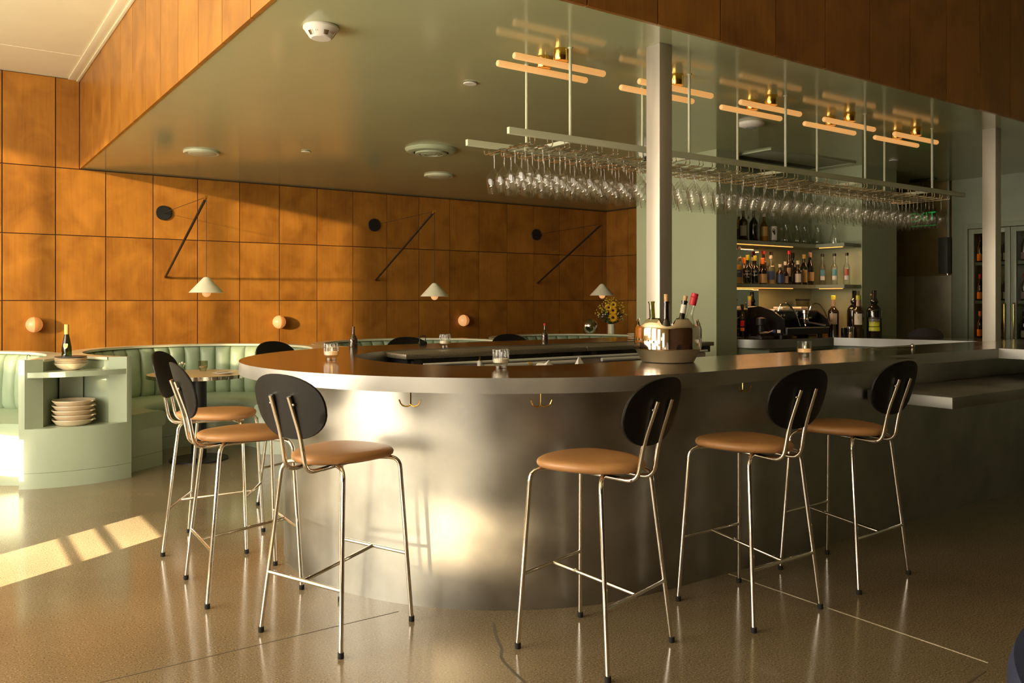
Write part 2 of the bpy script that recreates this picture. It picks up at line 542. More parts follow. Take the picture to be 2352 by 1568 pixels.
def text_obj(s, size, m, parent, loc, rot, name='lettering', bend=0.0, xs=1.0):
    cu = bpy.data.curves.new(name, 'FONT')
    cu.body = s
    cu.size = size
    cu.align_x = 'CENTER'
    cu.align_y = 'CENTER'
    tmp = bpy.data.objects.new('tmp', cu)
    COL.objects.link(tmp)
    dg = bpy.context.evaluated_depsgraph_get()
    me = bpy.data.meshes.new_from_object(tmp.evaluated_get(dg))
    bpy.data.objects.remove(tmp)
    me.materials.clear()
    me.materials.append(m)
    for v in me.vertices:
        v.co.x *= xs
        if bend > 0:
            a = v.co.x / bend
            v.co.x = bend * math.sin(a)
            v.co.z = bend * math.cos(a) - bend
    o = bpy.data.objects.new(name, me)
    COL.objects.link(o)
    o.parent = parent
    o.location = loc
    o.rotation_euler = rot
    return o

def struct(name, bm, m, parent=None, smooth=40.0):
    o = finish(name, bm, m, parent, smooth)
    if parent is None:
        o['kind'] = 'structure'
    return o

def share(o, parent, loc, rot=None, scale=None):
    c = bpy.data.objects.new(o.name.split('.')[0], o.data)
    COL.objects.link(c)
    c.parent = parent
    c.location = loc
    if rot is not None: c.rotation_euler = rot
    if scale is not None: c.scale = scale
    return c

# ================================================================== THE SETTING
H_CEIL, H_MAIN = 2.795, 3.75
YB, XR = 10.04, 8.85
floor = struct('floor', B(-3.2, 10.6, -3.6, 10.3, -0.12, 0.0), M['floor'])
struct('joint_strip', B(3.2765, 3.2835, 1.55, 2.80, 0.0, 0.0012), M['joint_pale'], floor)
struct('joint_strip', B(-1.5, 1.69, 3.2925, 3.2965, 0.0, 0.0008), M['joint_dark'], floor)
crk = [(1.965, 2.957), (1.925, 2.885), (1.883, 2.808), (1.842, 2.707), (1.80, 2.655), (1.782, 2.605), (1.762, 2.508), (1.748, 2.418), (1.70, 2.2)]
bm = bmesh.new()
strip(bm, [(x - 0.006, y) for x, y in crk], [(x + 0.005, y - 0.003) for x, y in crk], 0.0, 0.0008)
struct('crack_filler', bm, M['joint_dark'], floor)
bm = bmesh.new()
strip(bm, [(2.9, 1.503), (3.05, 1.515), (3.2, 1.522)], [(2.9, 1.495), (3.05, 1.505), (3.2, 1.519)], 0.0, 0.0008)
struct('crack_filler', bm, M['joint_dark'], floor)

# back wall: stained plywood sheets on a dark batten
wall_back = struct('wall_back', B(-3.2, 9.2, YB + 0.022, YB + 0.2, 0, H_MAIN + 0.1), M['wood_back'])
rows = [(0.0, 0.665), (0.665, 1.37), (1.37, 2.07), (2.07, 2.786), (2.786, 3.745)]
PW = 0.4862
protos = {}
def panel(parent, kind, cx, cy, cz, w, h, axis):
    key = (round(w, 3), round(h, 3), axis)
    g = 0.0045
    if key not in protos:
        if axis == 'x': bm = B(-w / 2 + g, w / 2 - g, -0.008, 0.016, -h / 2 + g, h / 2 - g, 0.0012)
        else: bm = B(-0.008, 0.016, -w / 2 + g, w / 2 - g, -h / 2 + g, h / 2 - g, 0.0012)
        protos[key] = struct(kind, bm, M['wood'], parent, smooth=0)
        protos[key].location = (cx, cy, cz)
        return protos[key]
    return share(protos[key], parent, (cx, cy, cz))
xs = [0.603 + PW * k for k in range(-7, 17)] + [XR + 0.02]
for r, (z0, z1) in enumerate(rows):
    for a, b in zip(xs, xs[1:]):
        if r == 4:
            if a > 1.25: continue
            b = min(b, 1.318)
        if r == 0 and a > 7: continue
        panel(wall_back, 'panel', (a + b) / 2, YB + 0.008, (z0 + z1) / 2, b - a, z1 - z0, 'x')
# return wall at the end of the booths
wall_end = struct('wall_end', B(XR + 0.022, XR + 0.2, 6.38, YB + 0.2, 0, H_CEIL), M['wood_back'])
ys = [YB - 0.498 * k for k in range(8)]
for z0, z1 in rows[1:4]:
    for a, b in zip(ys[1:], ys):
        panel(wall_end, 'panel', XR + 0.008, (a + b) / 2, (z0 + z1) / 2, b - a, z1 - z0, 'y')

# dropped ceiling over the bar with plywood fascias
ceil = struct('ceiling_dropped', B(1.344, 10.2, 3.106, YB + 0.02, H_CEIL, H_CEIL + 0.08), M['green_gloss'])
fl = struct('fascia_left', B(1.342, 1.40, 3.11, YB + 0.02, H_CEIL + 0.08, H_MAIN + 0.05), M['wood_back'])
sy = [YB - 0.005] + [7.176 + 0.497 * k for k in (5, 4, 3, 2, 1, 0)] + [7.176 - 0.4985 * k for k in range(1, 8)] + [3.08]
for a, b in zip(sy[1:], sy):
    panel(fl, 'panel', 1.326, (a + b) / 2, (2.786 + H_MAIN) / 2, b - a, H_MAIN - 2.786, 'y')
fr = struct('fascia_right', B(1.40, 10.2, 3.104, 3.16, H_CEIL + 0.08, H_MAIN + 0.05), M['wood_back'])
sx = [1.318] + [3.068 - 0.475 * k for k in (3, 2, 1)] + [3.068 + 0.475 * k for k in range(0, 15)] + [10.2]
for a, b in zip(sx, sx[1:]):
    panel(fr, 'panel', (a + b) / 2, 3.088, (2.786 + H_MAIN) / 2, b - a, H_MAIN - 2.786, 'x')

struct('ceiling_main', B(-3.2, 10.6, -3.6, YB + 0.2, H_MAIN, H_MAIN + 0.1), M['plaster'])
struct('trim_1', B(1.208, 1.316, 3.0, YB, H_MAIN - 0.012, H_MAIN, 0.003), M['plaster'])
struct('trim_2', B(1.288, 1.316, 3.0, YB, H_MAIN - 0.024, H_MAIN - 0.012, 0.003), M['plaster'])
struct('ceiling_joint', B(-3.0, 1.2, 9.05, 9.07, H_MAIN - 0.003, H_MAIN), M['plaster'])

# green column block and bottle niche
struct('wall_niche', B(6.06, 6.35, 5.32, 6.4, 0, H_CEIL), M['green'])
struct('wall_niche_back', B(6.35, 8.0, 5.66, 6.4, 0, H_CEIL), M['green'])
struct('wall_niche_side', B(8.0, 8.65, 5.05, 6.4, 0, H_CEIL), M['green'])
struct('wall_corridor', B(8.65, 10.2, 6.38, 6.5, 0, H_CEIL), M['green_dark'])

# right wall around the bottle cabinet opening
XW = 9.96
wr = bmesh.new()
box(wr, XW, 10.5, 4.93, 5.12, 0, H_CEIL)
box(wr, XW, 10.5, -3.6, 3.55, 0, H_MAIN)
box(wr, XW, 10.5, 3.55, 4.93, 2.205, H_CEIL)
box(wr, XW, 10.5, 3.55, 4.93, 0, 0.80)
box(wr, 10.42, 10.5, 3.55, 4.93, 0.80, 2.205)
struct('wall_right', wr, M['green_dark'])
wb = struct('wall_right_back', B(XW + 0.03, 10.5, 5.12, 6.4, 0, H_CEIL), M['brown_wall'])
for y0, y1 in ((5.13, 5.575), (5.585, 6.03), (6.04, 6.37)):
    struct('panel', B(XW + 0.005, XW + 0.03, y0, y1, 0.02, 1.668, 0.002), M['grey_panel'], wb)
# outer walls that the frame does not show: left one cut open to shape the sun patches, wood behind
wl = bmesh.new()
def wall_cols(bm, x0, x1, ylist, zmax):
    pass
SUN_OPENINGS = [  # y0, y1, z0, z1 openings in the left wall, placed to steer the sun
    (-2.6, -0.05, 0.06, 0.40), (-0.04, 0.66, 0.88, 1.16), (0.68, 1.6, 0.06, 0.40), (1.66, 1.86, 1.54, 1.76), (1.9, 2.7, 0.06, 0.40), (2.755, 3.395, 0.42, 0.594), (3.6, 4.7, 0.06, 0.36), (4.60, 4.86, 1.30, 1.80), (4.90, 5.45, 0.565, 0.875), (5.75, 8.75, 1.30, 3.45)]
ycur = -3.6
for (y0, y1, z0, z1) in SUN_OPENINGS:
    if (y0, y1) == (4.90, 5.45):     # two sun openings, one above the other
        box(wl, -3.16, -3.0, ycur, y0, 0, H_MAIN)
        box(wl, -3.16, -3.0, y0, y1, 0, z0)
        box(wl, -3.16, -3.0, y0, y1, z1, 1.30)
        box(wl, -3.16, -3.0, y0, y1, 1.80, H_MAIN)
        ycur = y1
        continue
    box(wl, -3.16, -3.0, ycur, y0, 0, H_MAIN)
    box(wl, -3.16, -3.0, y0, y1, 0, z0)
    box(wl, -3.16, -3.0, y0, y1, z1, H_MAIN)
    ycur = y1
box(wl, -3.16, -3.0, ycur, YB + 0.2, 0, H_MAIN)
wall_left = struct('wall_left', wl, M['plaster'])
for zz in (0.5211, 0.5488):
    struct('opening_bar', B(-3.09, -3.07, 2.75, 3.40, zz - 0.003, zz + 0.003), M['black'], wall_left)  # thin unseen bars added to split the sun patch on the floor
for yy in (6.75, 7.75):
    struct('opening_bar', B(-3.10, -3.06, yy - 0.03, yy + 0.03, 1.30, 3.45), M['black'], wall_left)
struct('wall_front', B(-3.2, 10.6, -3.75, -3.6, 0, H_MAIN), M['wood_back'])

# steel posts between counter and ceiling
for n, (x0, x1, y0, y1) in enumerate(((3.298, 3.395, 3.30, 3.405), (7.18, 7.274, 3.336, 3.442))):
    struct('column_%d' % (n + 1), B(x0, x1, y0, y1, 0, H_CEIL, 0.002), M['post_steel'])

# ================================================================== THE BAR
BCX, BCY = 2.80, 4.09
def nose(rx, ry_near, ry_far, n=48, cx=BCX, cy=BCY, pw=2.0):
    pts = []
    for i in range(n + 1):
        a = math.radians(270 - 180 * i / n)
        c, s = math.cos(a), math.sin(a)
        e = 2.0 / pw
        x = cx + rx * math.copysign(abs(c) ** e, c)
        y = cy + (ry_near if s < 0 else ry_far) * math.copysign(abs(s) ** e, s)
        pts.append((x, y))
    return pts
bar_base = thing('curved_bar', 'curved mottled zinc bar front standing on the concrete floor', 'bar', (0, 0, 0))
no = nose(1.28, 1.275, 1.16)
ni = nose(1.20, 1.195, 1.08)
outer = [(8.4, 2.825), (4.6, 2.818), (3.6, 2.80)] + no + [(5.0, 5.25)]
inner = [(8.4, 2.905), (4.6, 2.898), (3.6, 2.88)] + ni + [(5.0, 5.17)]
bm = bmesh.new()
strip(bm, outer, inner, 0.0, 0.984)
finish('front_sheet', bm, M['zinc_base'], bar_base)
bm = bmesh.new()
strip(bm, [(p[0] + 0.0, p[1]) for p in nose(1.12, 1.10, 0.96)] + [(5.0, 5.05)], [(p[0], p[1]) for p in nose(1.10, 1.08, 0.94)] + [(5.0, 5.03)], 0.0, 0.9)
finish('service_lining', bm, M['mauve'], bar_base)
finish('splash_panel', B(2.45, 5.0, 4.50, 4.53, 0.0, 0.962), M['mauve'], bar_base)

top_o = nose(1.515, 1.525, 1.36)
top_i = nose(0.86, 0.84, 0.77, pw=2.3)
contour = [(8.6, 1.0), (8.6, 3.262), (4.6, 3.262), (3.45, 3.262)] + top_i + [(4.2, 4.86), (5.23, 4.83), (5.28, 4.88), (5.28, 5.45)] + top_o[::-1] + \
          [(3.3, 2.575), (3.9, 2.545), (4.478, 2.495), (4.478, 2.705), (5.853, 2.700), (5.853, 1.0)]
bar_top = thing('zinc_counter', 'polished zinc bar top wrapping round the curved bar', 'counter', (0, 0, 0))
bm = prism(bmesh.new(), contour, 0.985, 1.05, 0, 1)
finish('worktop', bm, [M['zinc_top'], M['zinc_edge']], bar_top, smooth=25)
def rail(bm, x0, x1, y0, y1):
    box(bm, x0, x1, y0, y1, 1.012, 1.043, 0.003)
for x0, x1 in ((2.95, 3.285), (3.41, 4.8), (4.81, 5.7)):
    bm = bmesh.new(); rail(bm, x0, x1, 3.262, 3.335)
    finish('drip_rail', bm, M['rail_mat'], bar_top)
for x0, x1 in ((2.36, 3.78), (3.79, 5.10)):
    bm = bmesh.new(); rail(bm, x0, x1, 4.50, 4.855)
    finish('drip_rail', bm, M['rail_mat'], bar_top)
for x in (2.42, 3.05, 3.70, 3.84, 4.40, 5.02):
    finish('rail_bracket', B(x, x + 0.05, 4.515, 4.55, 0.964, 1.012), M['dark_steel'], bar_top)
finish('under_rail_tray', B(2.40, 5.05, 4.56, 4.80, 0.95, 1.005), M['dark_steel'], bar_top)
hx = [(1.655, 3.115, -40), (2.095, 2.79, -22), (2.64, 2.67, -4), (3.254, 2.69, 0), (3.77, 2.68, 0)]
for (x, y, a) in hx:
    bm = bmesh.new()
    h = 0.0032
    tube(bm, [(0, 0, 0.985), (0, 0, 0.935)], h, seg=8)
    for sgn in (-1, 1):
        tube(bm, [(0, 0, 0.945), (0, 0, 0.932), (sgn * 0.016, -0.004, 0.924), (sgn * 0.038, -0.010, 0.932), (sgn * 0.046, -0.014, 0.955)], h, seg=8, rad=0.02)
    o = finish('bag_hook', bm, M['brass'], bar_top, loc=(x, y, 0), rot=(0, 0, math.radians(a)))
o['label'] = None
del o['label']

low = thing('low_counter', 'lower steel ledge counter at the dark end of the bar', 'counter', (0, 0, 0))
finish('worktop', B(4.487, 8.4, 2.305, 2.80, 0.787, 0.85, 0.003), M['zinc_shaded'], low, smooth=25)

# plumbing in the service well
def pipe_fit(x, y, z, label):
    t = thing('pipe_valve', label, 'valve', (x, y, z))
    finish('body', T([(0, 0, -0.03), (0, 0, 0.03)], 0.016, seg=12), M['pvc'], t)
    finish('elbow', T([(0, 0, -0.018), (-0.05, -0.01, -0.03)], 0.015, seg=12), M['pvc'], t)
    finish('brass_stem', T([(0, 0, 0.03), (0, 0, 0.062)], 0.006, seg=8), M['brass'], t)
pipe_fit(2.86, 4.455, 0.957, 'white pipe valve with brass stem behind the nearest candle glass')
pipe_fit(4.33, 4.455, 0.967, 'white pipe valve with brass stem beside the copper bucket')
t = thing('drain_pipe', 'white drain pipes running under the bar drip rail', 'pipe', (0, 0, 0))
finish('supply_pipe', T([(2.47, 4.482, 0.977), (5.0, 4.482, 0.977)], 0.009, seg=10), M['pvc'], t)
finish('waste_pipe', T([(2.9, 4.475, 0.948), (3.72, 4.475, 0.948), (3.72, 4.475, 0.5)], 0.014, seg=10, rad=0.03), M['pvc'], t)
finish('waste_pipe', T([(3.9, 4.475, 0.952), (4.55, 4.475, 0.952), (4.55, 4.475, 0.5)], 0.014, seg=10, rad=0.03), M['pvc'], t)
finish('clamp', T([(3.25, 4.475, 0.948), (3.28, 4.475, 0.948)], 0.017, seg=10), M['gold'], t)
t = thing('speed_well', 'shelf of the service well behind the bar carrying napkins', 'shelf', (0, 0, 0))
finish('shelf_board', B(2.5, 5.0, 4.0, 4.42, 0.83, 0.85), M['dark_steel'], t)
finish('shelf_leg', B(2.55, 2.6, 4.05, 4.4, 0.0, 0.83), M['dark_steel'], t)
finish('shelf_leg', B(4.9, 4.95, 4.05, 4.4, 0.0, 0.83), M['dark_steel'], t)
bm = bmesh.new()
vs = [bm.verts.new(p) for p in ((-.06, -.05, 0), (.06, -.05, 0), (.06, .05, 0), (-.06, .05, 0), (-.005, 0, .15), (.005, 0, .15))]
for f in ((0, 1, 5, 4), (1, 2, 5), (2, 3, 4, 5), (3, 0, 4), (3, 2, 1, 0)):
    bm.faces.new([vs[i] for i in f])
tag(finish('folded_napkin', bm, M['whitepaper'], loc=(3.50, 4.24, 0.851), smooth=0), 'white napkin folded to a peak in the service well', 'napkin')
bm = bmesh.new()
sphere(bm, (0, 0, 0.06), 0.06, 14, 10)
for v in bm.verts:
    n = math.sin(v.co.x * 90) * math.cos(v.co.y * 70 + v.co.z * 60)
    v.co *= 1 + 0.22 * n
    v.co.x *= 1.5
zmin = min(v.co.z for v in bm.verts)
for v in bm.verts: v.co.z -= zmin
tag(finish('crumpled_cloth', bm, M['whitepaper'], loc=(3.20, 4.22, 0.851), smooth=20), 'crumpled white cloth lying in the service well', 'cloth')

# ================================================================== BAR STOOLS
def make_stool(label):
    t = thing('bar_stool', label, 'stool', (0, 0, 0), 0, 'chrome bar stools with black backs')
    zt = 0.702
    r = 0.0092
    legm, footm = {}, None
    for sx_ in (-1, 1):
        for (fx, fy, tx, ty, ex, ey) in ((0.23, -0.2175, 0.176, -0.150, 0.055, -0.085), (0.212, 0.2175, 0.172, 0.185, 0.055, 0.10)):
            pts = [(sx_ * fx, fy, 0.012), (sx_ * tx, ty, zt), (sx_ * ex, ey, zt + 0.004)]
            lg = finish('leg', T(pts, r, seg=12, rad=0.045), M['chrome'], t)
            finish('rubber_foot', L([(0, 0), (0.0115, 0), (0.0125, 0.004), (0.012, 0.022), (0, 0.022)], 12, cx=sx_ * fx, cy=fy), M['rubber'], lg)
    def on_leg(fx, fy, tx, ty, z):
        k = (z - 0.012) / (zt - 0.012)
        return fx + (tx - fx) * k, fy + (ty - fy) * k
    bx, by = on_leg(0.23, -0.2175, 0.176, -0.150, 0.247)
    gx, gy = on_leg(0.212, 0.2175, 0.172, 0.185, 0.292)
    finish('stretcher', T([(-bx, by, 0.247), (bx, by, 0.247)], 0.0078, seg=10), M['chrome'], t)
    finish('stretcher', T([(-gx, gy, 0.292), (gx, gy, 0.292)], 0.0078, seg=10), M['chrome'], t)
    finish('stretcher', T([(0, by, 0.247), (0, gy, 0.292)], 0.0078, seg=10), M['chrome'], t)
    for s in (-1, 1):
        p = finish('back_post', T([(s * 0.055, 0.17, 0.706), (s * 0.058, -0.235, 0.690), (s * 0.056, -0.262, 0.84), (s * 0.052, -0.318, 1.0)], 0.0092, seg=12, rad=0.05), M['chrome'], t)
        finish('screw', sphere(bmesh.new(), (s * 0.066, -0.306, 0.968), 0.0055, 8, 6), M['chrome'], p)
    # seat
    def outline(k, n=44):
        pts = []
        for i in range(n):
            a = 2 * PI * i / n
            c, s = math.cos(a), math.sin(a)
            hw = 0.184 + 0.048 * s
            e = 2 / 2.35
            pts.append((k * hw * math.copysign(abs(c) ** e, c), 0.0 + k * 0.215 * math.copysign(abs(s) ** e, s)))
        return pts
    def dome(k, z):
        return z
    rings = [(0.80, 0.7135), (0.93, 0.716), (0.985, 0.724), (1.0, 0.734), (0.985, 0.743), (0.94, 0.7495), (0.82, 0.7535), (0.55, 0.7555), (0.25, 0.7555)]
    bm = bmesh.new()
    rr = []
    for k, z in rings:
        rr.append([bm.verts.new((x, y, z - 0.05 * abs(x) * max(0, y) - 0.10 * max(0, y - 0.05) ** 2)) for x, y in outline(k)])
    bm.faces.new(rr[0][::-1])
    bm.faces.new(rr[-1])
    for a, b in zip(rr, rr[1:]):
        for i in range(len(a)):
            bm.faces.new((a[i], a[(i + 1) % len(a)], b[(i + 1) % len(a)], b[i]))
    finish('seat', bm, M['tan'], t, smooth=60)
    bm = prism(bmesh.new(), outline(0.78), 0.7085, 0.7135)
    finish('seat_pan', bm, M['black'], t)
    # curved plywood back
    bm = bmesh.new()
    nr, na = 7, 40
    th = 0.0105
    def P(k, a, off):
        c, s = math.cos(a), math.sin(a)
        e = 2 / 2.3
        x = k * (0.198 + 0.010 * s) * math.copysign(abs(c) ** e, c)
        z = k * 0.131 * math.copysign(abs(s) ** e, s)
        y = -0.286 - 0.26 * z + 0.80 * x * x + off
        return (x, y, 0.955 + z)
    def ringset(off, inset):
        rs = [[bm.verts.new(P(k / nr * (1 - inset if k == nr else 1), 2 * PI * i / na, off)) for i in range(na)] for k in range(1, nr + 1)]
        c = bm.verts.new(P(0, 0, off))
        return rs, c
    A, ca = ringset(0.0, 0.012)
    Bk, cb = ringset(-th, 0.012)
    mid = [bm.verts.new(P(1.0, 2 * PI * i / na, -th / 2)) for i in range(na)]
    for rs, c in ((A, ca), (Bk, cb)):
        for i in range(na):
            bm.faces.new((c, rs[0][i], rs[0][(i + 1) % na]))
        for u, v in zip(rs, rs[1:]):
            for i in range(na):
                bm.faces.new((u[i], v[i], v[(i + 1) % na], u[(i + 1) % na]))
    for u, v in ((A[-1], mid), (mid, Bk[-1])):
        for i in range(na):
            bm.faces.new((u[i], v[i], v[(i + 1) % na], u[(i + 1) % na]))
    finish('backrest', bm, M['black_ply'], t, smooth=50)
    return t
stools = [
    (2.159, 2.523, -.114, .425, 'bar stool in front of the copper bucket, its back turned to us'),
    (1.323, 4.819, .383, -.222, 'tan and black bar stool nearest the round booth table, seen sideways'),
    (1.236, 4.033, .434, -.019, 'bar stool seen side-on with a sunlit corner on its black back'),
    (1.407, 3.284, .399, .156, 'large bar stool before the curved bar nose, leftmost of those facing away'),
    (3.013, 2.467, -.006, .44, 'bar stool second from the low ledge counter, on the dark bar side'),
    (3.772, 2.487, -.02, .43, 'bar stool beside the low ledge counter, farthest along the dark bar side'),
    (2.10, 5.46, .46, -.89, 'bar stool mostly hidden behind the rounded nose of the bar top'),
    (3.06, 5.52, 0, -1, 'bar stool behind the far counter, only its black back showing beside the caddy'),
    (4.03, 5.52, 0, -1, 'bar stool behind the far counter, its black back beside the red-capped bottle'),
    (8.17, 4.62, -1, 0, 'bar stool behind the back counter, black back top against the taupe panels')]
st0 = make_stool(stools[0][4])
for i, (x, y, fx, fy, lb) in enumerate(stools):
    s = st0 if i == 0 else copy_tree(st0)
    s['label'] = lb
    s.location = (x, y, 0)
    s.rotation_euler = (0, 0, math.atan2(-fx, fy))

# ================================================================== ROUND BOOTHS
BY, BR = 7.67, 1.04
RIM = 0.935
def ringstrip(bm, cx, cy, r0, r1, a0, a1, n, z0, z1, mi=0):
    return strip(bm, arc(cx, cy, r0, a0, a1, n), arc(cx, cy, r1, a0, a1, n), z0, z1, mi)
A0, A1 = 216.0, -36.0
def make_booth(label):
    t = thing('round_booth', label, 'booth', (0, 0, 0), 0, 'round sage leather booths')
    bm = bmesh.new()
    ringstrip(bm, 0, 0, 1.0, BR + 0.02, A0, A1, 60, 0.0, RIM - 0.02)
    finish('shell', bm, M['laminate'], t, smooth=30)
    bm = bmesh.new()
    ringstrip(bm, 0, 0, 0.955, BR + 0.045, A0, A1, 60, RIM - 0.02, RIM)
    finish('rim_cap', bm, M['laminate_cream'], t, smooth=30)
    # channel-tufted back: one padded roll after another, each between pinched seams
    nch, sub = 29, 8
    da = (A0 - A1) / nch
    prof = [(0.435, 0.052), (0.45, 0.078), (0.50, 0.105), (0.60, 0.110), (0.72, 0.100), (0.84, 0.085), (0.885, 0.068), (0.908, 0.035), (0.912, 0.0)]
    vars_ = []
    for v in range(3):
        bm = bmesh.new()
        cols = []
        for i in range(sub + 1):
            u = i / sub
            a = math.radians(-da * (u - 0.5))
            k = abs(math.sin(PI * u)) ** 0.45
            col = []
            for j, (z, d) in enumerate(prof):
                w = 0.006 * math.sin(u * 6.0 + j * 1.7 + v * 2.1) * k if 0 < j < 5 else 0.0
                r = 1.0 - d * (0.55 + 0.45 * k) - w
                col.append(bm.verts.new((r * math.cos(a), r * math.sin(a), z)))
            cols.append(col)
        for a, b in zip(cols, cols[1:]):
            for j in range(len(prof) - 1):
                bm.faces.new((a[j], b[j], b[j + 1], a[j + 1]))
        for c, sg in ((cols[0], 1), (cols[-1], -1)):
            a = math.radians(da * 0.5) * sg
            e = [bm.verts.new((0.999 * math.cos(a), 0.999 * math.sin(a), z)) for z in (0.9118, 0.435)]
            bm.faces.new(c + e)
        vars_.append(finish('tufted_channel', bm, M['leather_green'], t, smooth=75))
    for i in range(nch):
        ang = math.radians(A0 - da * (i + 0.5))
        if i < 3: vars_[i].rotation_euler = (0, 0, ang)
        else: share(vars_[(i * 7) % 3], t, (0, 0, 0), rot=(0, 0, ang))
    # seat cushion ring with rounded front
    bm = bmesh.new()
    sec = [(0.94, 0.33), (0.475, 0.33), (0.462, 0.345), (0.458, 0.40), (0.468, 0.435), (0.50, 0.452), (0.60, 0.458), (0.94, 0.455)]
    n = 56
    rs = []
    for i in range(n + 1):
        a = math.radians(A0 + (A1 - A0) * i / n)
        rs.append([bm.verts.new((r * math.cos(a), r * math.sin(a), z)) for r, z in sec])
    for a, b in zip(rs, rs[1:]):
        for j in range(len(sec)):
            bm.faces.new((a[j], b[j], b[(j + 1) % len(sec)], a[(j + 1) % len(sec)]))
    bm.faces.new(rs[0]); bm.faces.new(rs[-1][::-1])
    finish('seat_cushion', bm, M['leather_green'], t, smooth=50)
    bm = bmesh.new()
    ringstrip(bm, 0, 0, 0.50, 1.0, A0, A1, 56, 0.115, 0.332)
    finish('plinth', bm, M['laminate'], t, smooth=30)
    bm = bmesh.new()
    ringstrip(bm, 0, 0, 0.497, 1.0, A0, A1, 56, 0.0, 0.113)
    finish('kick_band', bm, M['laminate'], t, smooth=30)
    return t
BX = [1.99, -0.19, 4.165, 6.34]
b0 = make_booth('sage leather round booth with the chrome-edged table, nearest the bar nose')
for i, (x, lb) in enumerate(zip(BX, [None, 'sage leather booth cut by the frame, behind the dish cabinet on its near side',
                                     'sage leather booth behind the far counter, beyond the small brown bottle',
                                     'sage leather booth in the corner, its rim carrying the flower vase'])):
    b = b0 if i == 0 else copy_tree(b0)
    if lb: b['label'] = lb
    b.location = (x, BY, 0)

def make_table(label):
    t = thing('round_table', label, 'table', (0, 0, 0), 0, 'round booth tables')
    finish('tabletop', L([(0, 0.722), (0.40, 0.722), (0.418, 0.726), (0.418, 0.742), (0, 0.742)], 48), M['table'], t, smooth=30)
    finish('edge_band', L([(0.418, 0.712), (0.424, 0.712), (0.424, 0.7425), (0.418, 0.7425)], 48), M['chrome'], t, smooth=30)
    finish('pedestal', L([(0.062, 0.02), (0.062, 0.722)], 24), M['black'], t)
    finish('foot_plate', L([(0, 0), (0.24, 0), (0.24, 0.012), (0.07, 0.02), (0, 0.02)], 36), M['black'], t)
    return t
tb = make_table('round oak table with chrome edge inside the nearest round booth')
for i, (x, y, lb) in enumerate([(1.90, 7.44, None), (4.165, 7.45, 'round oak table inside the booth behind the far counter'), (6.34, 7.45, 'round oak table in the corner booth below the flowers')]):
    o = tb if i == 0 else copy_tree(tb)
    if lb: o['label'] = lb
    o.location = (x, y, 0)

# curved dish cabinet between the booths
CX, CY, CR = 0.90, 7.745, 0.845
def cab_poly(a0, a1, r=CR, n=20):
    return arc(CX, CY, r, a0, a1, n)
cab = thing('dish_cabinet', 'pale sage dish cabinet with curved front between two booths', 'cabinet', (0, 0, 0))
AL, AR = 243.5, 296.5     # outer faces of the two uprights
pl = cab_poly(AL, AR)
lx0, rx0 = pl[0], pl[-1]
def cab_outline(front_r, al, ar):
    right = [(1.99 + 1.064 * math.cos(math.radians(a)), BY + 1.064 * math.sin(math.radians(a))) for a in range(216, 181, -5)]
    left = [(-0.19 + 1.064 * math.cos(math.radians(a)), BY + 1.064 * math.sin(math.radians(a))) for a in range(-1, -37, -5)]
    return cab_poly(al, ar, front_r) + [(1.178, 7.062)] + right + left + [(0.622, 7.062)]
def body(z0, z1, front_r=CR, m='laminate', name='carcass'):
    return finish(name, prism(bmesh.new(), cab_outline(front_r, AL, AR), z0, z1), M[m], cab, smooth=30)
body(0.0, 0.112, name='kick_band')
body(0.114, 0.435, CR + 0.001)
shelf_pts = cab_outline(CR - 0.004, AL + 3.8, AR - 2.8)
finish('shelf', prism(bmesh.new(), shelf_pts, 0.806, 0.845), M['laminate'], cab, smooth=30)
for sg in (1, -1):
    pts = [(1.242, 6.973), (1.261, 6.981), (1.279, 6.991), (1.180, 7.061), (1.120, 7.016)]
    pts = [(CX + sg * (x - CX), y) for x, y in pts]
    finish('upright', prism(bmesh.new(), pts, 0.435, 0.937), M['laminate'], cab, smooth=0)
finish('back_panel', B(0.818, 0.982, 7.30, 7.315, 0.435, 0.806), M['laminate'], cab, smooth=0)
bm = bmesh.new()
tube(bm, [(0.575, 7.0, 0.936), (0.575, 7.0, 0.965), (0.583, 7.01, 0.975), (0.595, 7.02, 0.97), (0.597, 7.022, 0.962)], 0.0022, seg=6, rad=0.01)
finish('small_hook', bm, M['black'], cab)

# crockery
def bowl_mesh(r, h, foot=0.5, seg=36):
    return [(0, 0), (r * foot, 0), (r * foot + 0.004, 0.004), (r * 0.82, h * 0.45), (r, h - 0.003), (r - 0.002, h), (r - 0.006, h - 0.002), (r * 0.8, h * 0.5), (r * foot, 0.010), (0, 0.010)]
bx, by, bz = 0.872, 7.095, 0.8458
bw = finish('bowl', L(bowl_mesh(0.112, 0.048), 36), M['ceramic'], loc=(bx, by, bz), smooth=50)
tag(bw, 'cream bowl at the bottom of the stack on the cabinet top', 'bowl', 'stoneware stacked on the cabinet top')
names = ['second', 'third', 'fourth', 'fifth']
pm = None
for k in range(4):
    if pm is None:
        pm = finish('plate', L([(0, 0.0), (0.06, 0.0), (0.108, 0.010), (0.113, 0.0155), (0.110, 0.017), (0.06, 0.005), (0, 0.005)], 36), M['ceramic'], smooth=50)
        p = pm
    else:
        p = pm.copy(); COL.objects.link(p)
    p.location = (bx + 0.001 * (k % 2), by, bz + 0.0385 + 0.0118 * k)
    tag(p, 'cream plate %s from the bottom of the stack on the cabinet top' % names[k], 'plate', 'stoneware stacked on the cabinet top')
p = finish('plate', L([(0, 0.0), (0.06, 0.0), (0.108, 0.010), (0.113, 0.0155), (0.110, 0.017), (0.06, 0.005), (0, 0.005)], 36), M['ceramic_dark'], smooth=50, loc=(bx, by, bz + 0.0385 + 0.0118 * 4))
tag(p, 'dark-glazed plate on top of the stack on the cabinet top', 'plate', 'stoneware stacked on the cabinet top')
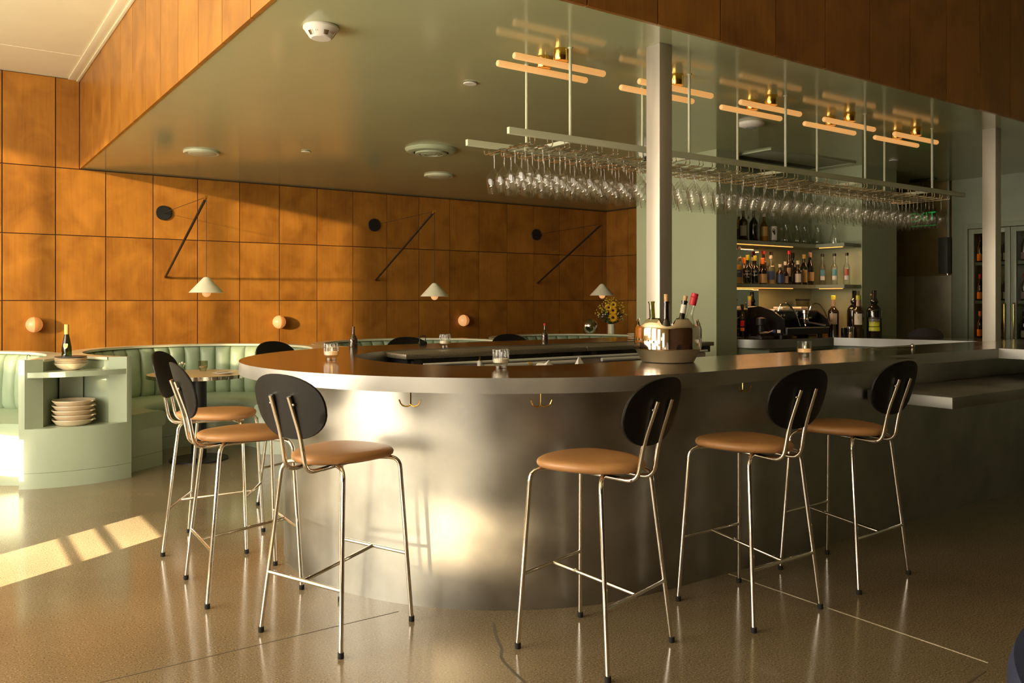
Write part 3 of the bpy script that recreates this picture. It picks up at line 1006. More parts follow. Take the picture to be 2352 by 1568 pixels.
def gratin():
    bm = L([(0, 0), (0.105, 0), (0.118, 0.006), (0.142, 0.036), (0.146, 0.040), (0.1455, 0.044), (0.138, 0.042), (0.112, 0.012), (0, 0.010)], 40)
    for s in (-1, 1):
        vs = []
        for z in (0.030, 0.038):
            for (x, y) in ((0.128, -0.03), (0.158, -0.016), (0.160, 0.016), (0.128, 0.03)):
                vs.append(bm.verts.new((s * x, y, z + (0.006 if x > 0.15 else 0))))
        for f in ((0, 1, 2, 3), (7, 6, 5, 4), (0, 4, 5, 1), (1, 5, 6, 2), (2, 6, 7, 3)):
            bm.faces.new([vs[i] for i in f])
    return bm
g0 = finish('oven_dish', gratin(), M['ceramic'], smooth=50)
for k, nm in enumerate(['bottom', 'second', 'middle', 'fourth', 'topmost']):
    g = g0 if k == 0 else g0.copy()
    if k: COL.objects.link(g)
    g.location = (0.885 + 0.002 * math.sin(k * 2.2), 7.055 + 0.002 * math.cos(k * 3), 0.4358 + 0.0355 * k)
    g.rotation_euler = (0, 0, math.radians(-35 + 4 * math.sin(k * 3.1)))
    tag(g, 'glazed cream dish with side lugs, %s of the stack inside the cabinet' % nm, 'dish', 'oven dishes stacked inside the cabinet')

# ================================================================== BOTTLES
def cam_yaw(x, y):
    return math.atan2(-x, y) + PI      # local +Y looks back to the room side
def bottle(name, label, loc, h, r, glass, neck=0.0145, sh=0.62, nk=0.74, cap=None, capm=None, caph=0.03, lab=None, text=None, group=None, seg=20, tilt=None, bulge=0.0, yaw=None, fill=None):
    t = thing(name, label, 'bottle', loc, 0, group)
    if bulge:
        prof = [(0, 0), (r * 0.92, 0), (r, 0.006), (r, h * sh), (r * 0.93, h * (sh + 0.05)), (r * 0.6, h * (sh + 0.115)), (neck * 1.25, h * (sh + 0.14)), (neck * bulge, h * (sh + 0.19)), (neck * bulge, h * (sh + 0.22)), (neck * 1.05, h * (sh + 0.28)), (neck, h * 0.99), (neck * 0.9, h), (0, h)]
    else:
        prof = [(0, 0), (r * 0.92, 0), (r, 0.006), (r, h * sh), (r * 0.94, h * (sh + (nk - sh) * 0.3)), (r * 0.66, h * (sh + (nk - sh) * 0.7)), (neck * 1.15, h * nk), (neck, h * (nk + 0.05)), (neck, h * 0.965), (neck * 1.18, h * 0.967), (neck * 1.18, h * 0.998), (0, h)]
    finish('glass_body', L(prof, seg), M[glass], t, smooth=45)
    if fill:
        fm, fz = fill
        finish('drink', L([(0, 0.006), (r * 0.93, 0.006), (r * 0.93, min(h * fz, h * sh)), (0, min(h * fz, h * sh))], seg), M[fm], t)
    if cap:
        finish(cap, L([(neck * 1.25, h - caph + 0.004), (neck * 1.25, h + 0.003), (neck * 1.05, h + 0.005), (0, h + 0.005)], 16), M[capm], t)
    yw = math.atan2(-loc[1], -loc[0]) if yaw is None else yaw
    if lab:
        for (lm, z0, z1, half) in lab:
            a0 = yw - math.radians(half); a1 = yw + math.radians(half)
            finish('paper_label', lathe(bmesh.new(), [(r + 0.0007, z0 * h), (r + 0.0007, z1 * h)], 12, a0=a0, a1=a1), M[lm], t)
    if text:
        for (s, size, z, tm) in text:
            rr = r + 0.0014
            text_obj(s, size, M[tm], t, (rr * math.cos(yw), rr * math.sin(yw), z * h), (PI / 2, 0, yw + PI / 2), bend=rr)
    if tilt is not None:
        t.rotation_euler = tilt
    return t

bottle('wine_bottle', 'slim green wine bottle with gold foil standing behind the plates', (0.862, 7.25, 0.8458), 0.335, 0.037, 'glass_green', neck=0.0135, sh=0.34, nk=0.80, cap='foil', capm='gold', caph=0.075,
       lab=[('whitepaper', 0.10, 0.30, 60)], text=[('VIN D ALSACE', 0.009, 0.27, 'blackpaper')])
bpy.context.view_layer.update()
bt = [o for o in bpy.data.objects if o.name.startswith('wine_bottle')][0]
# neck shield seal
yw = math.atan2(-7.25, -0.862) - 0.25
bm = bmesh.new()
sh = [(-0.013, 0.018), (0.013, 0.018), (0.0165, 0.008), (0.012, -0.012), (0, -0.023), (-0.012, -0.012), (-0.0165, 0.008)]
def shield(k, off):
    vs = []
    for u, v in sh:
        z = 0.175 + v * k
        rr = 0.0325 - (z - 0.175) * 0.13 + off
        a = yw - u * k / 0.032
        vs.append(bm.verts.new((rr * math.cos(a), rr * math.sin(a), z)))
    return bm.faces.new(vs)
shield(1.0, 0.0015).material_index = 0
shield(0.74, 0.0025).material_index = 1
finish('neck_seal', bm, [M['whitepaper'], M['gold']], bt, smooth=0)

bottle('bitters_bottle', 'small brown bottle at the far counter edge, left of the ribbed glasses', (2.375, 5.30, 1.05), 0.142, 0.030, 'bottle_brown', neck=0.009, sh=0.30, nk=0.62, seg=24)
bottle('bitters_bottle', 'small dark bottle with red cap at the far counter edge', (3.945, 5.20, 1.05), 0.136, 0.027, 'bottle_brown', neck=0.008, sh=0.30, nk=0.66, cap='wax_cap', capm='red', caph=0.016, seg=24)

# bottle cooler with four bottles
KX, KY = 3.165, 3.108
bk = thing('bottle_cooler', 'mirror-polished copper bottle cooler standing on the bar top', 'ice bucket', (KX, KY, 1.05))
n = 96
prof = [(0.0, 0.0), (0.128, 0.0), (0.136, 0.004), (0.168, 0.066)]
finish('base_bowl', L(prof, 64), M['steel'], bk, smooth=35)
bm = bmesh.new()
rings = []
notch = [math.radians(a) for a in (224, 284, 344, 44, 104, 164)]
def rimz(a):
    d = min(abs((a - q + PI) % (2 * PI) - PI) for q in notch) * 0.158
    if d < 0.040: return 0.225 - 0.036 * math.sqrt(max(0, 1 - (d / 0.040) ** 2)) ** 0.9
    return 0.225
for k in range(9):
    ring = []
    for i in range(n):
        a = 2 * PI * i / n
        zt = rimz(a)
        if k <= 3: r, z = [(0.168, 0.066), (0.1735, 0.072), (0.1745, 0.11), (0.174, 0.168)][k]
        else:
            u = (k - 3) / 4.0 if k <= 7 else 1.0
            z = 0.168 + (zt - 0.168) * u
            hgt = (z - 0.168) / 0.057
            r = 0.174 - 0.020 * hgt ** 1.6
            if k == 8: r -= 0.004
        ring.append(bm.verts.new((r * math.cos(a), r * math.sin(a), z)))
    rings.append(ring)
inner = [[bm.verts.new(((0.158 if j == 0 else 0.12) * math.cos(2 * PI * i / n), (0.158 if j == 0 else 0.12) * math.sin(2 * PI * i / n), (0.12 if j == 0 else 0.015))) for i in range(n)] for j in range(2)]
rings += inner
for a, b in zip(rings, rings[1:]):
    for i in range(n):
        bm.faces.new((a[i], a[(i + 1) % n], b[(i + 1) % n], b[i]))
bm.faces.new(rings[-1])
finish('mirror_band', bm, M['copper'], bk, smooth=40)
cr = (0.8199, -0.5725)   # sideways direction as one faces the bar
def at_bucket(side, depth):
    return (KX + cr[0] * side + 0.713 * depth, KY + cr[1] * side + 0.701 * depth)
x, y = at_bucket(-0.070, -0.004)
bottle('cooled_bottle', 'uncorked green wine bottle leaning in the copper cooler', (x, y, 1.070), 0.297, 0.035, 'glass_olive', sh=0.45, nk=0.66, tilt=(0.0, -0.07, 0.0), group='bottles in the copper cooler', seg=24)
x, y = at_bucket(-0.008, -0.064)
b2 = bottle('cooled_bottle', 'dark wine bottle with a cork standing upright in the copper cooler', (x, y, 1.068), 0.298, 0.035, 'bottle_dark', sh=0.45, nk=0.68, group='bottles in the copper cooler', seg=24)
finish('cork', L([(0, 0.29), (0.0105, 0.29), (0.0112, 0.335), (0, 0.336)], 14), M['cork'], b2)
x, y = at_bucket(0.040, 0.068)
b3 = bottle('cooled_bottle', 'dark wine bottle with white foil and a cork at the rear of the cooler', (x, y, 1.074), 0.30, 0.034, 'bottle_dark', sh=0.45, nk=0.68, tilt=(0.09, 0.15, 0.0), group='bottles in the copper cooler', seg=24)
finish('cork', L([(0, 0.29), (0.0105, 0.29), (0.0112, 0.326), (0, 0.327)], 14), M['cork'], b3)
finish('foil', L([(0.0158, 0.232), (0.0152, 0.278)], 16), M['whitepaper'], b3)
x, y = at_bucket(0.064, -0.012)
b4 = bottle('cooled_bottle', 'clear spirit bottle with red wax top leaning out of the copper cooler', (x, y, 1.077), 0.335, 0.036, 'glass_thick', sh=0.50, nk=0.645, tilt=(0.14, 0.19, 0.0), group='bottles in the copper cooler', seg=24, cap='wax_cap', capm='red', caph=0.062)
finish('wax_bead', L([(0.0186, 0.315), (0.0205, 0.318), (0.0186, 0.321)], 16), M['red'], b4)

# ribbed candle glasses
def make_candle(label, lit):
    t = thing('candle_glass', label, 'candle holder', (0, 0, 0), 0, 'ribbed glass candle holders')
    bm = bmesh.new()
    n = 64
    rings = []
    for (r, z, rib) in ((0.0, 0.0, 0), (0.027, 0.0, 0), (0.0275, 0.014, 0.3), (0.034, 0.022, 0.6), (0.0385, 0.034, 1), (0.0388, 0.090, 1), (0.0372, 0.0912, 0), (0.0355, 0.088, 0), (0.0350, 0.028, 0), (0.0, 0.020, 0)):
        if r == 0:
            rings.append([bm.verts.new((0, 0, z))]); continue
        rings.append([bm.verts.new(((r + 0.0011 * rib * (1 if i % 2 else -1)) * math.cos(2 * PI * i / n), (r + 0.0011 * rib * (1 if i % 2 else -1)) * math.sin(2 * PI * i / n), z)) for i in range(n)])
    for a, b in zip(rings, rings[1:]):
        for i in range(n):
            j = (i + 1) % n
            if len(a) == 1: bm.faces.new((a[0], b[j], b[i]))
            elif len(b) == 1: bm.faces.new((a[i], a[j], b[0]))
            else: bm.faces.new((a[i], a[j], b[j], b[i]))
    finish('ribbed_cup', bm, M['glass_thick'], t, smooth=20)
    c = finish('wax', L([(0, 0.0225), (0.0335, 0.028), (0.0340, 0.046), (0.030, 0.0445), (0, 0.0435)], 24), M['wax_lit' if lit else 'wax'], t)
    finish('wick', T([(0.004, 0, 0.043), (0.004, 0, 0.050)], 0.0008, seg=5), M['black'], c)
    if lit:
        finish('flame', L([(0, 0.047), (0.0032, 0.051), (0.0025, 0.058), (0, 0.066)], 10, cx=0.004), M['flame'], c)
    return t
cands = [((1.765, 4.225, 1.05), 'lit ribbed candle glass on the curved nose of the bar', True), ((2.205, 3.25, 1.05), 'unlit ribbed candle glass at the near inner edge of the bar, before the white pipe', False),
         ((2.875, 4.915, 1.05), 'unlit ribbed candle glass on the far leg of the counter', False), ((4.06, 2.92, 1.05), 'lit ribbed candle glass at the dark end of the bar', True),
         ((1.99, 7.66, 0.742), 'smoky ribbed candle glass on the round booth table', False)]
for p, lb, lit in cands:
    o = make_candle(lb, lit)
    o.location = p
    if 'smoky' in lb:
        for c in o.children:
            if c.name.startswith('ribbed_cup'):
                c.data.materials[0] = M['glass_smoke']

# ================================================================== SMALL THINGS ON COUNTERS AND TABLES
pm2 = None
for k, nm in enumerate(['bottom', 'second', 'third', 'topmost']):
    if pm2 is None:
        pm2 = p = finish('side_plate', L([(0, 0), (0.06, 0), (0.095, 0.010), (0.0965, 0.0135), (0.094, 0.014), (0.058, 0.004), (0, 0.004)], 32), M['ceramic'], smooth=50)
    else:
        p = pm2.copy(); COL.objects.link(p)
    p.location = (4.79, 5.03, 1.05 + 0.0118 * k)
    tag(p, 'cream side plate, %s of the stack on the far counter beside the copper cooler' % nm, 'plate', 'side plates on the far counter')
t = thing('menu_caddy', 'small black metal caddy with a loop handle at the far counter edge', 'caddy', (2.93, 5.33, 1.05))
finish('tray', B(-0.03, 0.03, -0.012, 0.012, 0, 0.022, 0.002), M['black'], t)
finish('handle', T([(-0.024, 0, 0.02), (-0.024, 0, 0.062), (0.024, 0, 0.062), (0.024, 0, 0.02)], 0.0035, seg=8, rad=0.008), M['black'], t)
t = thing('table_plate', 'white blue-patterned plate at the table edge by the bar nose', 'plate', (2.055, 7.27, 0.742))
finish('dish', L([(0, 0), (0.05, 0), (0.085, 0.010), (0.087, 0.013), (0.05, 0.005), (0, 0.004)], 32), M['whitepaper'], t, smooth=50)
finish('pattern', L([(0.022, 0.0052), (0.042, 0.0058)], 24), M['skyblue'], t)
t = thing('fork', 'dark fork laid on the patterned table plate', 'fork', (2.055, 7.27, 0.757), 0.6)
finish('handle', B(-0.075, 0.025, -0.003, 0.003, 0.0, 0.003, 0.001), M['dark_steel'], t)
finish('tines', B(0.025, 0.06, -0.009, 0.009, 0.0, 0.0025, 0.001), M['dark_steel'], t)
t = thing('bud_vase', 'small clear bud vase with white blossom on the booth table', 'vase', (1.80, 7.60, 0.742))
finish('glass_body', L([(0, 0), (0.022, 0), (0.026, 0.01), (0.022, 0.05), (0.0245, 0.06)], 18), M['glass_thick'], t)
bm = bmesh.new()
for (dx, dy, dz, r) in ((0, 0, 0.085, 0.011), (0.022, 0.005, 0.075, 0.009), (-0.018, 0.01, 0.078, 0.009)):
    sphere(bm, (dx, dy, dz), r, 8, 6)
finish('blossom', bm, M['petal_white'], t)
finish('stem', T([(0, 0, 0.01), (0, 0, 0.08)], 0.0015, seg=5), M['leaf'], t)
t = thing('bar_spoon', 'long steel bar spoon with ball end lying on the bar', 'bar spoon', (5.06, 3.165, 1.056), math.radians(-13))
finish('shaft', T([(0, 0, 0), (0.40, 0, 0.004)], 0.004, seg=8), M['chrome'], t)
finish('ball', sphere(bmesh.new(), (0.41, 0, 0.008), 0.0135, 14, 10), M['chrome'], t)
finish('bowl', L([(0, 0), (0.012, 0.001), (0.014, 0.004)], 12, cx=-0.012, cz=-0.004), M['chrome'], t)

# flowers and steel ball on the corner booth rim
vx, vy = 7.275, 8.155
v = thing('flower_vase', 'cream ribbed vase of yellow flowers standing on the corner booth rim', 'vase', (vx, vy, RIM))
bm = bmesh.new()
prof = [(0, 0), (0.040, 0)]
for i in range(13):
    prof.append((0.045 + (0.0012 if i % 2 else 0), 0.004 + i * 0.0095))
prof += [(0.046, 0.128), (0.043, 0.129), (0.040, 0.02), (0, 0.015)]
finish('vessel', lathe(bm, prof, 28), M['cream'], v, smooth=30)
rng = random.Random(11)
def flower(cx, cy, cz, r, name='gerbera'):
    bm = bmesh.new()
    np_ = 16
    facing = Vector((-cx0, -cy0, 0)).normalized()
    side = Vector((-facing.y, facing.x, 0)); up = Vector((0, 0, 1))
    c = Vector((cx, cy, cz))
    for i in range(np_):
        a = 2 * PI * i / np_ + rng.uniform(-0.06, 0.06)
        d = side * math.cos(a) + up * math.sin(a)
        tn = side * -math.sin(a) + up * math.cos(a)
        pts = [c + d * r * 0.2, c + d * r * 0.62 + tn * r * 0.17 + facing * 0.012, c + d * r + facing * 0.004, c + d * r * 0.62 - tn * r * 0.17 + facing * 0.012]
        bm.faces.new([bm.verts.new(p) for p in pts])
    o = finish(name, bm, M['petal'], v, smooth=0)
    bm = bmesh.new()
    sphere(bm, (0, 0, 0), r * 0.24, 10, 6)
    finish('flower_centre', bm, M['seed'], o, loc=c + facing * 0.012)
cx0, cy0 = vx, vy
rx, ry = 0.8199, -0.5725
for (sd_, z, r) in ((0.012, 0.305, 0.062), (0.012, 0.215, 0.066), (-0.045, 0.345, 0.055), (0.02, 0.38, 0.05)):
    flower(rx * sd_ - 0.05 * 0.57, ry * sd_ - 0.05 * 0.82, z, r)
small = bmesh.new(); white = bmesh.new(); stems = bmesh.new(); leaves = bmesh.new()
for i in range(120):
    a = rng.uniform(-1.15, 1.15)
    R = rng.uniform(0.20, 0.385)
    dep = rng.uniform(-0.09, 0.09)
    sdv, z = R * math.sin(a) * 0.62, 0.10 + R * math.cos(a) * 0.98
    p = Vector((rx * sdv + 0.5725 * dep, ry * sdv + 0.8199 * dep, z))
    low_ = z < 0.27
    tgt = white if (low_ and rng.random() < 0.6) else small
    sphere(tgt, p, rng.uniform(0.007, 0.014), 7, 5, 0.75)
    if i % 2 == 0:
        tube(stems, [(0, 0, 0.10), p * 0.5 + Vector((0, 0, 0.08)), p], 0.0016, seg=4)
for i in range(150):
    a = rng.uniform(-1.3, 1.3)
    R = rng.uniform(0.05, 0.27)
    dep = rng.uniform(-0.06, 0.06)
    sdv, z = R * math.sin(a) * 0.6, 0.12 + R * math.cos(a) * 0.8
    p = Vector((rx * sdv + 0.5725 * dep, ry * sdv + 0.8199 * dep, z))
    d = Vector((rng.uniform(-1, 1), rng.uniform(-1, 1), rng.uniform(0, 1))).normalized() * rng.uniform(0.03, 0.06)
    w = d.cross(Vector((rng.uniform(-1, 1), rng.uniform(-1, 1), 0.2))).normalized() * 0.012
    leaves.faces.new([leaves.verts.new(q) for q in (p, p + d * 0.5 + w, p + d, p + d * 0.5 - w)])
for nm, bm, m in (('small_blossoms', small, 'petal2'), ('white_blossoms', white, 'petal_white'), ('stems', stems, 'leaf'), ('leaves', leaves, 'leaf')):
    o = finish(nm, bm, M[m], v)
    o['kind'] = 'stuff'
tag(finish('steel_ball', sphere(bmesh.new(), (0, 0, 0.1005), 0.1, 40, 24), M['chrome'], loc=(7.075, 8.345, RIM)), 'polished steel ball resting on the booth rim beside the vase', 'ornament')

# ================================================================== GLASS RACK OVER THE BAR
rack = thing('glass_rack', 'long pale sage glass rack hung from the ceiling over the bar', 'glass rack', (0, 0, H_CEIL))
def Z(z): return z - H_CEIL
YF, YR_ = 3.66, 4.08
for y in (YF, YR_):
    finish('rail', B(2.53, 7.32, y - 0.012, y + 0.012, Z(2.262), Z(2.298), 0.002), M['cream_metal'], rack)
for k in range(5):
    x = 2.957 + 0.9605 * k
    for y in (YF, YR_):
        r_ = finish('hanger_rod', T([(x, y, Z(2.298)), (x, y, -0.003)], 0.0092, seg=12), M['cream_metal'], rack)
        finish('flange', L([(0, -0.007), (0.0155, -0.007), (0.016, 0), (0, 0)], 18, cx=x, cy=y), M['cream_metal'], r_)
    finish('cross_bar', B(x + 0.02, x + 0.04, YF + 0.012, YR_ - 0.012, Z(2.268), Z(2.29)), M['cream_metal'], rack)
wz = 2.226
proto = None
XG = [2.689 + 0.1213 * i for i in range(37)]
for i, x in enumerate(XG):
    if proto is None:
        bm = bmesh.new()
        for s in (-0.0175, 0.0175):
            tube(bm, [(s, YF, Z(2.264)), (s, YF - 0.006, Z(wz)), (s, YR_ + 0.03, Z(wz)), (s, YR_ + 0.03, Z(2.2705)), (s, YR_, Z(2.2705))], 0.0028, seg=6, rad=0.02)
        proto = finish('wire_hanger', bm, M['chrome'], rack, loc=(x, 0, 0))
    else:
        share(proto, rack, (x, 0, 0))

gp = [(0.0, 0.004), (0.02, 0.004), (0.0355, 0.0015), (0.036, 0.0), (0.012, -0.003), (0.0045, -0.008), (0.0034, -0.03), (0.0034, -0.088), (0.006, -0.097), (0.020, -0.112), (0.036, -0.132), (0.0455, -0.150), (0.0475, -0.160), (0.0470, -0.170), (0.0425, -0.198), (0.0330, -0.246), (0.0322, -0.2465)]
bm = L(gp, 22)
for f in bm.faces:
    if f.calc_center_median().z > -0.100: f.material_index = 1
g0 = finish('wine_glass', bm, [M['glass'], M['glass_stem']], smooth=60)
rng = random.Random(3)
first = True
def ordinal(n):
    base = ['first', 'second', 'third', 'fourth', 'fifth', 'sixth', 'seventh', 'eighth', 'ninth', 'tenth', 'eleventh', 'twelfth', 'thirteenth', 'fourteenth', 'fifteenth', 'sixteenth', 'seventeenth', 'eighteenth', 'nineteenth']
    if n <= 19: return base[n - 1]
    t, u = divmod(n, 10)
    return {2: 'twentieth', 3: 'thirtieth'}[t] if u == 0 else {2: 'twenty', 3: 'thirty'}[t] + '-' + base[u - 1]
ROWS = ['front row', 'second row', 'third row', 'back row']
for ci, x in enumerate(XG):
    for j in range(4):
        if not first and rng.random() < 0.03: continue
        g = g0 if first else g0.copy()
        if not first: COL.objects.link(g)
        first = False
        g.location = (x + rng.uniform(-0.002, 0.002), 3.722 + 0.104 * j + rng.uniform(-0.003, 0.003), wz + 0.0066)
        g.rotation_euler = (0, 0, rng.uniform(0, 6))
        tag(g, 'hanging wine glass in the %s rack channel from the bar-nose end, %s' % (ordinal(ci + 1), ROWS[j]), 'wine glass', 'wine glasses hanging in the rack')

# ================================================================== LAMPS
def make_tube_lamp():
    t = thing('tube_lamp', 'x', 'ceiling lamp', (0, 0, 0), 0, 'opal tube lamps on brass cups over the bar')
    finish('brass_cup', L([(0, 0), (0.041, 0), (0.042, -0.004), (0.042, -0.066), (0.040, -0.069), (0, -0.069)], 28), M['brass'], t)
    bm = T([(-0.325, 0, -0.090), (-0.318, 0, -0.090), (0.318, 0, -0.090), (0.325, 0, -0.090)], [0.016, 0.019, 0.019, 0.016], seg=18)
    finish('opal_tube', bm, M['tube'], t, smooth=50)
    return t
tl = None
ORD = ['first', 'second', 'third', 'fourth', 'fifth']
for k in range(5):
    for row, (y, dx) in enumerate(((3.712, 0.018), (3.885, 0.026))):
        if tl is None:
            tl = o = make_tube_lamp()
        else:
            o = copy_tree(tl)
        o.location = (2.912 + 0.9295 * k + dx, y, H_CEIL)
        o['label'] = '%s tube lamp of the %s row, counted from the smoke detector end' % (ORD[k], 'nearer' if row == 0 else 'farther')

def make_pendant(loc_plate, piv, tip, rim_z, label):
    t = thing('swing_arm_lamp', label, 'wall lamp', (piv[0], YB, piv[2]), 0, 'swing arm lamps on the plywood wall')
    o = Vector((piv[0], YB, piv[2]))
    P0 = Vector(loc_plate) - o
    TP = Vector(tip) - o
    pl_ = finish('wall_plate', L([(0, 0), (0.082, 0), (0.083, 0.004), (0.083, 0.014), (0.080, 0.017), (0, 0.017)], 40), M['black'], t, loc=(P0.x, -0.009, P0.z), rot=(PI / 2, 0, 0))
    finish('pivot', T([(0, -0.009, 0), (0, -0.05, 0)], 0.014, seg=14), M['copper_pin'], t)
    st = Vector((0, -0.045, 0))
    d = (TP - st).normalized()
    finish('arm', T([st, TP - d * 0.05], 0.0125, seg=12), M['black'], t)
    finish('brass_tip', T([TP - d * 0.05, TP + d * 0.012], 0.0125, seg=12), M['brass'], t)
    finish('cord', T([(P0.x, -0.03, P0.z), TP], 0.0026, seg=6), M['black'], t)
    zr = rim_z - o.z
    finish('drop_cord', T([TP, (TP.x, TP.y, zr + 0.135)], 0.0026, seg=6), M['black'], t)
    finish('lamp_shade', L([(0.144, 0.0), (0.146, 0.002), (0.032, 0.126), (0.022, 0.135), (0.008, 0.139), (0, 0.139), (0, 0.133), (0.018, 0.130), (0.028, 0.122), (0.142, 0.0)], 48, cx=TP.x, cy=TP.y, cz=zr), M['cream'], t, smooth=30)
    b = bmesh.new(); sphere(b, (TP.x, TP.y, zr + 0.0), 0.037, 24, 16)
    finish('globe_bulb', b, M['bulb'], t)
    return t
PT = [((2.169, 2.366), (2.184, 1.638), (1.977, 7.5, 2.275), 1.438, 'swing arm pendant lamp over the nearest round booth table'),
      ((4.785, 2.363), (4.797, 1.64), (4.262, 7.5, 2.290), 1.412, 'swing arm pendant lamp in the middle of the plywood wall'),
      ((7.44, 2.357), (7.449, 1.631), (6.544, 7.5, 2.282), 1.430, 'swing arm pendant lamp at the corner end, above the flowers')]
for (px_, pz), (vx_, vz), tip, rz, lb in PT:
    make_pendant((px_, YB, pz), (vx_, YB, vz), tip, rz, lb)

def make_sconce():
    t = thing('globe_sconce', 'x', 'wall lamp', (0, 0, 0), 0, 'globe sconces low on the plywood wall')
    finish('opal_half', lathe(bmesh.new(), [(0.080 * math.sin(PI * i / 14), -0.080 * math.cos(PI * i / 14)) for i in range(15)], 20, a0=PI / 2, a1=3 * PI / 2), M['bulb'], t, loc=(0, -0.072, 0))
    finish('amber_half', lathe(bmesh.new(), [(0.0802 * math.sin(PI * i / 14), -0.0802 * math.cos(PI * i / 14)) for i in range(15)], 20, a0=-PI / 2, a1=PI / 2), M['bulb_back'], t, loc=(0, -0.072, 0))
    finish('back_plate', L([(0, 0), (0.05, 0), (0.05, 0.01), (0, 0.01)], 24), M['brass'], t, loc=(0, -0.008, 0), rot=(PI / 2, 0, 0))
    return t
sc0 = make_sconce()
for i, (x, z, lb) in enumerate(((0.885, 1.118, 'round globe sconce above the dish cabinet and green wine bottle'), (3.492, 1.108, 'round globe sconce low on the wall between the first two swing arms'), (6.134, 1.09, 'round globe sconce near the middle pendant, toward the corner'))):
    o = sc0 if i == 0 else copy_tree(sc0)
    o.location = (x, YB, z)
    o['label'] = lb

# ================================================================== CEILING FITTINGS
t = thing('smoke_detector', 'white domed smoke detector with strobe windows marked FIRE', 'smoke detector', (1.665, 4.12, H_CEIL))
finish('dome', L([(0, 0), (0.088, 0), (0.092, -0.006), (0.092, -0.014), (0.086, -0.020), (0.060, -0.058), (0.050, -0.064), (0, -0.066)], 40), M['white'], t, smooth=25)
def on_cone(a, v):   # v 0..1 down the sloping side
    r = 0.0865 - 0.0265 * v + 0.0012
    return Vector((r * math.cos(a), r * math.sin(a), -0.0195 - 0.0385 * v - 0.0008))
def patch(name, m, a, w, v0, v1):
    bm = bmesh.new()
    N = 4
    for i in range(N):
        q = [on_cone(a - w + 2 * w * i / N, v0), on_cone(a - w + 2 * w * (i + 1) / N, v0), on_cone(a - w + 2 * w * (i + 1) / N, v1), on_cone(a - w + 2 * w * i / N, v1)]
        bm.faces.new([bm.verts.new(p) for p in q])
    return finish(name, bm, m, t)
aw = math.atan2(-4.12, -1.665)
for da, w in ((0.38, 0.18), (-0.82, 0.20), (1.35, 0.18)):
    patch('strobe_window', M['chrome'], aw + da, w, 0.42, 0.95)
for da in (-0.35, -0.22):
    patch('slot', M['black'], aw + da, 0.012, 0.45, 0.6)
p = on_cone(aw + 0.86, 0.6)
text_obj('FIRE', 0.020, M['rust'], t, p + Vector((math.cos(aw + 0.86), math.sin(aw + 0.86), -0.4)) * 0.002, (PI / 2 + 0.95, 0, aw + 0.86 + PI / 2))
for (x, y, r, lb) in ((2.895, 4.625, 0.045, 'small round pink cover plate on the ceiling before the tube lamps'), (2.936, 7.638, 0.046, 'small round cover plate on the ceiling near the booths'), (8.0, 4.70, 0.045, 'small round cover plate on the dark far ceiling')):
    t = thing('sprinkler_cover', lb, 'cover plate', (x, y, H_CEIL), 0, 'concealed sprinkler covers')
    finish('plate', L([(0, -0.010), (r - 0.003, -0.010), (r, -0.007), (r, -0.004), (0, -0.004)], 32), M['white'] if y < 7 else M['cream'], t, smooth=30)
    finish('collar', L([(r * 0.8, -0.004), (r * 0.8, 0)], 24), M['dark_steel'], t)
for (x, y, lb) in ((2.131, 8.25, 'shallow round sage ceiling speaker by the left fascia'), (4.739, 8.24, 'shallow round sage ceiling speaker above the middle booth')):
    t = thing('ceiling_speaker', lb, 'speaker', (x, y, H_CEIL), 0, 'round ceiling speakers')
    finish('rim_ring', L([(0.168, 0), (0.168, -0.012), (0.160, -0.020), (0.135, -0.018), (0.130, -0.010)], 40), M['cream_metal'], t, smooth=30)
    finish('grille', L([(0, -0.030), (0.07, -0.029), (0.125, -0.021), (0.13, -0.010)], 40), M['cream_metal'], t, smooth=30)
t = thing('round_diffuser', 'round sage air diffuser with stepped rings on the ceiling', 'air vent', (3.862, 6.86, H_CEIL))
finish('outer_cone', L([(0.245, 0), (0.245, -0.008), (0.225, -0.030), (0.185, -0.040), (0.165, -0.036), (0.175, -0.012)], 48), M['green'], t, smooth=30)
for r0, zz in ((0.150, -0.050), (0.098, -0.054)):
    finish('ring', L([(r0, -0.012), (r0, zz), (r0 - 0.035, zz - 0.004), (r0 - 0.045, -0.016)], 40), M['green'], t, smooth=30)
finish('centre_disc', L([(0, -0.056), (0.045, -0.056), (0.05, -0.05), (0.05, -0.014)], 32), M['green'], t, smooth=30)
finish('throat', L([(0, -0.006), (0.17, -0.006)], 32), M['black'], t)
t = thing('wifi_access_point', 'white oval wireless access point on the ceiling behind the tube lamps', 'access point', (5.387, 4.37, H_CEIL))
finish('dome', L([(0, 0), (0.100, 0), (0.105, -0.01), (0.10, -0.024), (0.05, -0.042), (0, -0.045)], 40), M['white'], t, smooth=60)
finish('light_ring', L([(0.034, -0.0448), (0.042, -0.0440)], 24), M['skyblue'], t)
t = thing('security_camera', 'white dome security camera on the ceiling behind the steel post', 'camera', (5.45, 5.63, H_CEIL))
finish('mount', L([(0, 0), (0.075, 0), (0.078, -0.02), (0.066, -0.075), (0.055, -0.09), (0, -0.09)], 32), M['white'], t, smooth=30)
b = bmesh.new(); sphere(b, (0, 0, -0.085), 0.045, 20, 12)
finish('lens_dome', b, M['black_gloss'], t)
t = thing('ceiling_cassette', 'flush rectangular air cassette in the ceiling above the bottle niche', 'air conditioner', (0, 0, H_CEIL))
bm = bmesh.new()
x0, x1, y0, y1 = 6.45, 7.81, 5.0, 5.55
for (a, b_, c, d) in ((x0, x1, y0, y0 + 0.03), (x0, x1, y1 - 0.03, y1), (x0, x0 + 0.03, y0 + 0.03, y1 - 0.03), (x1 - 0.03, x1, y0 + 0.03, y1 - 0.03)):
    box(bm, a, b_, c, d, -0.014, 0)
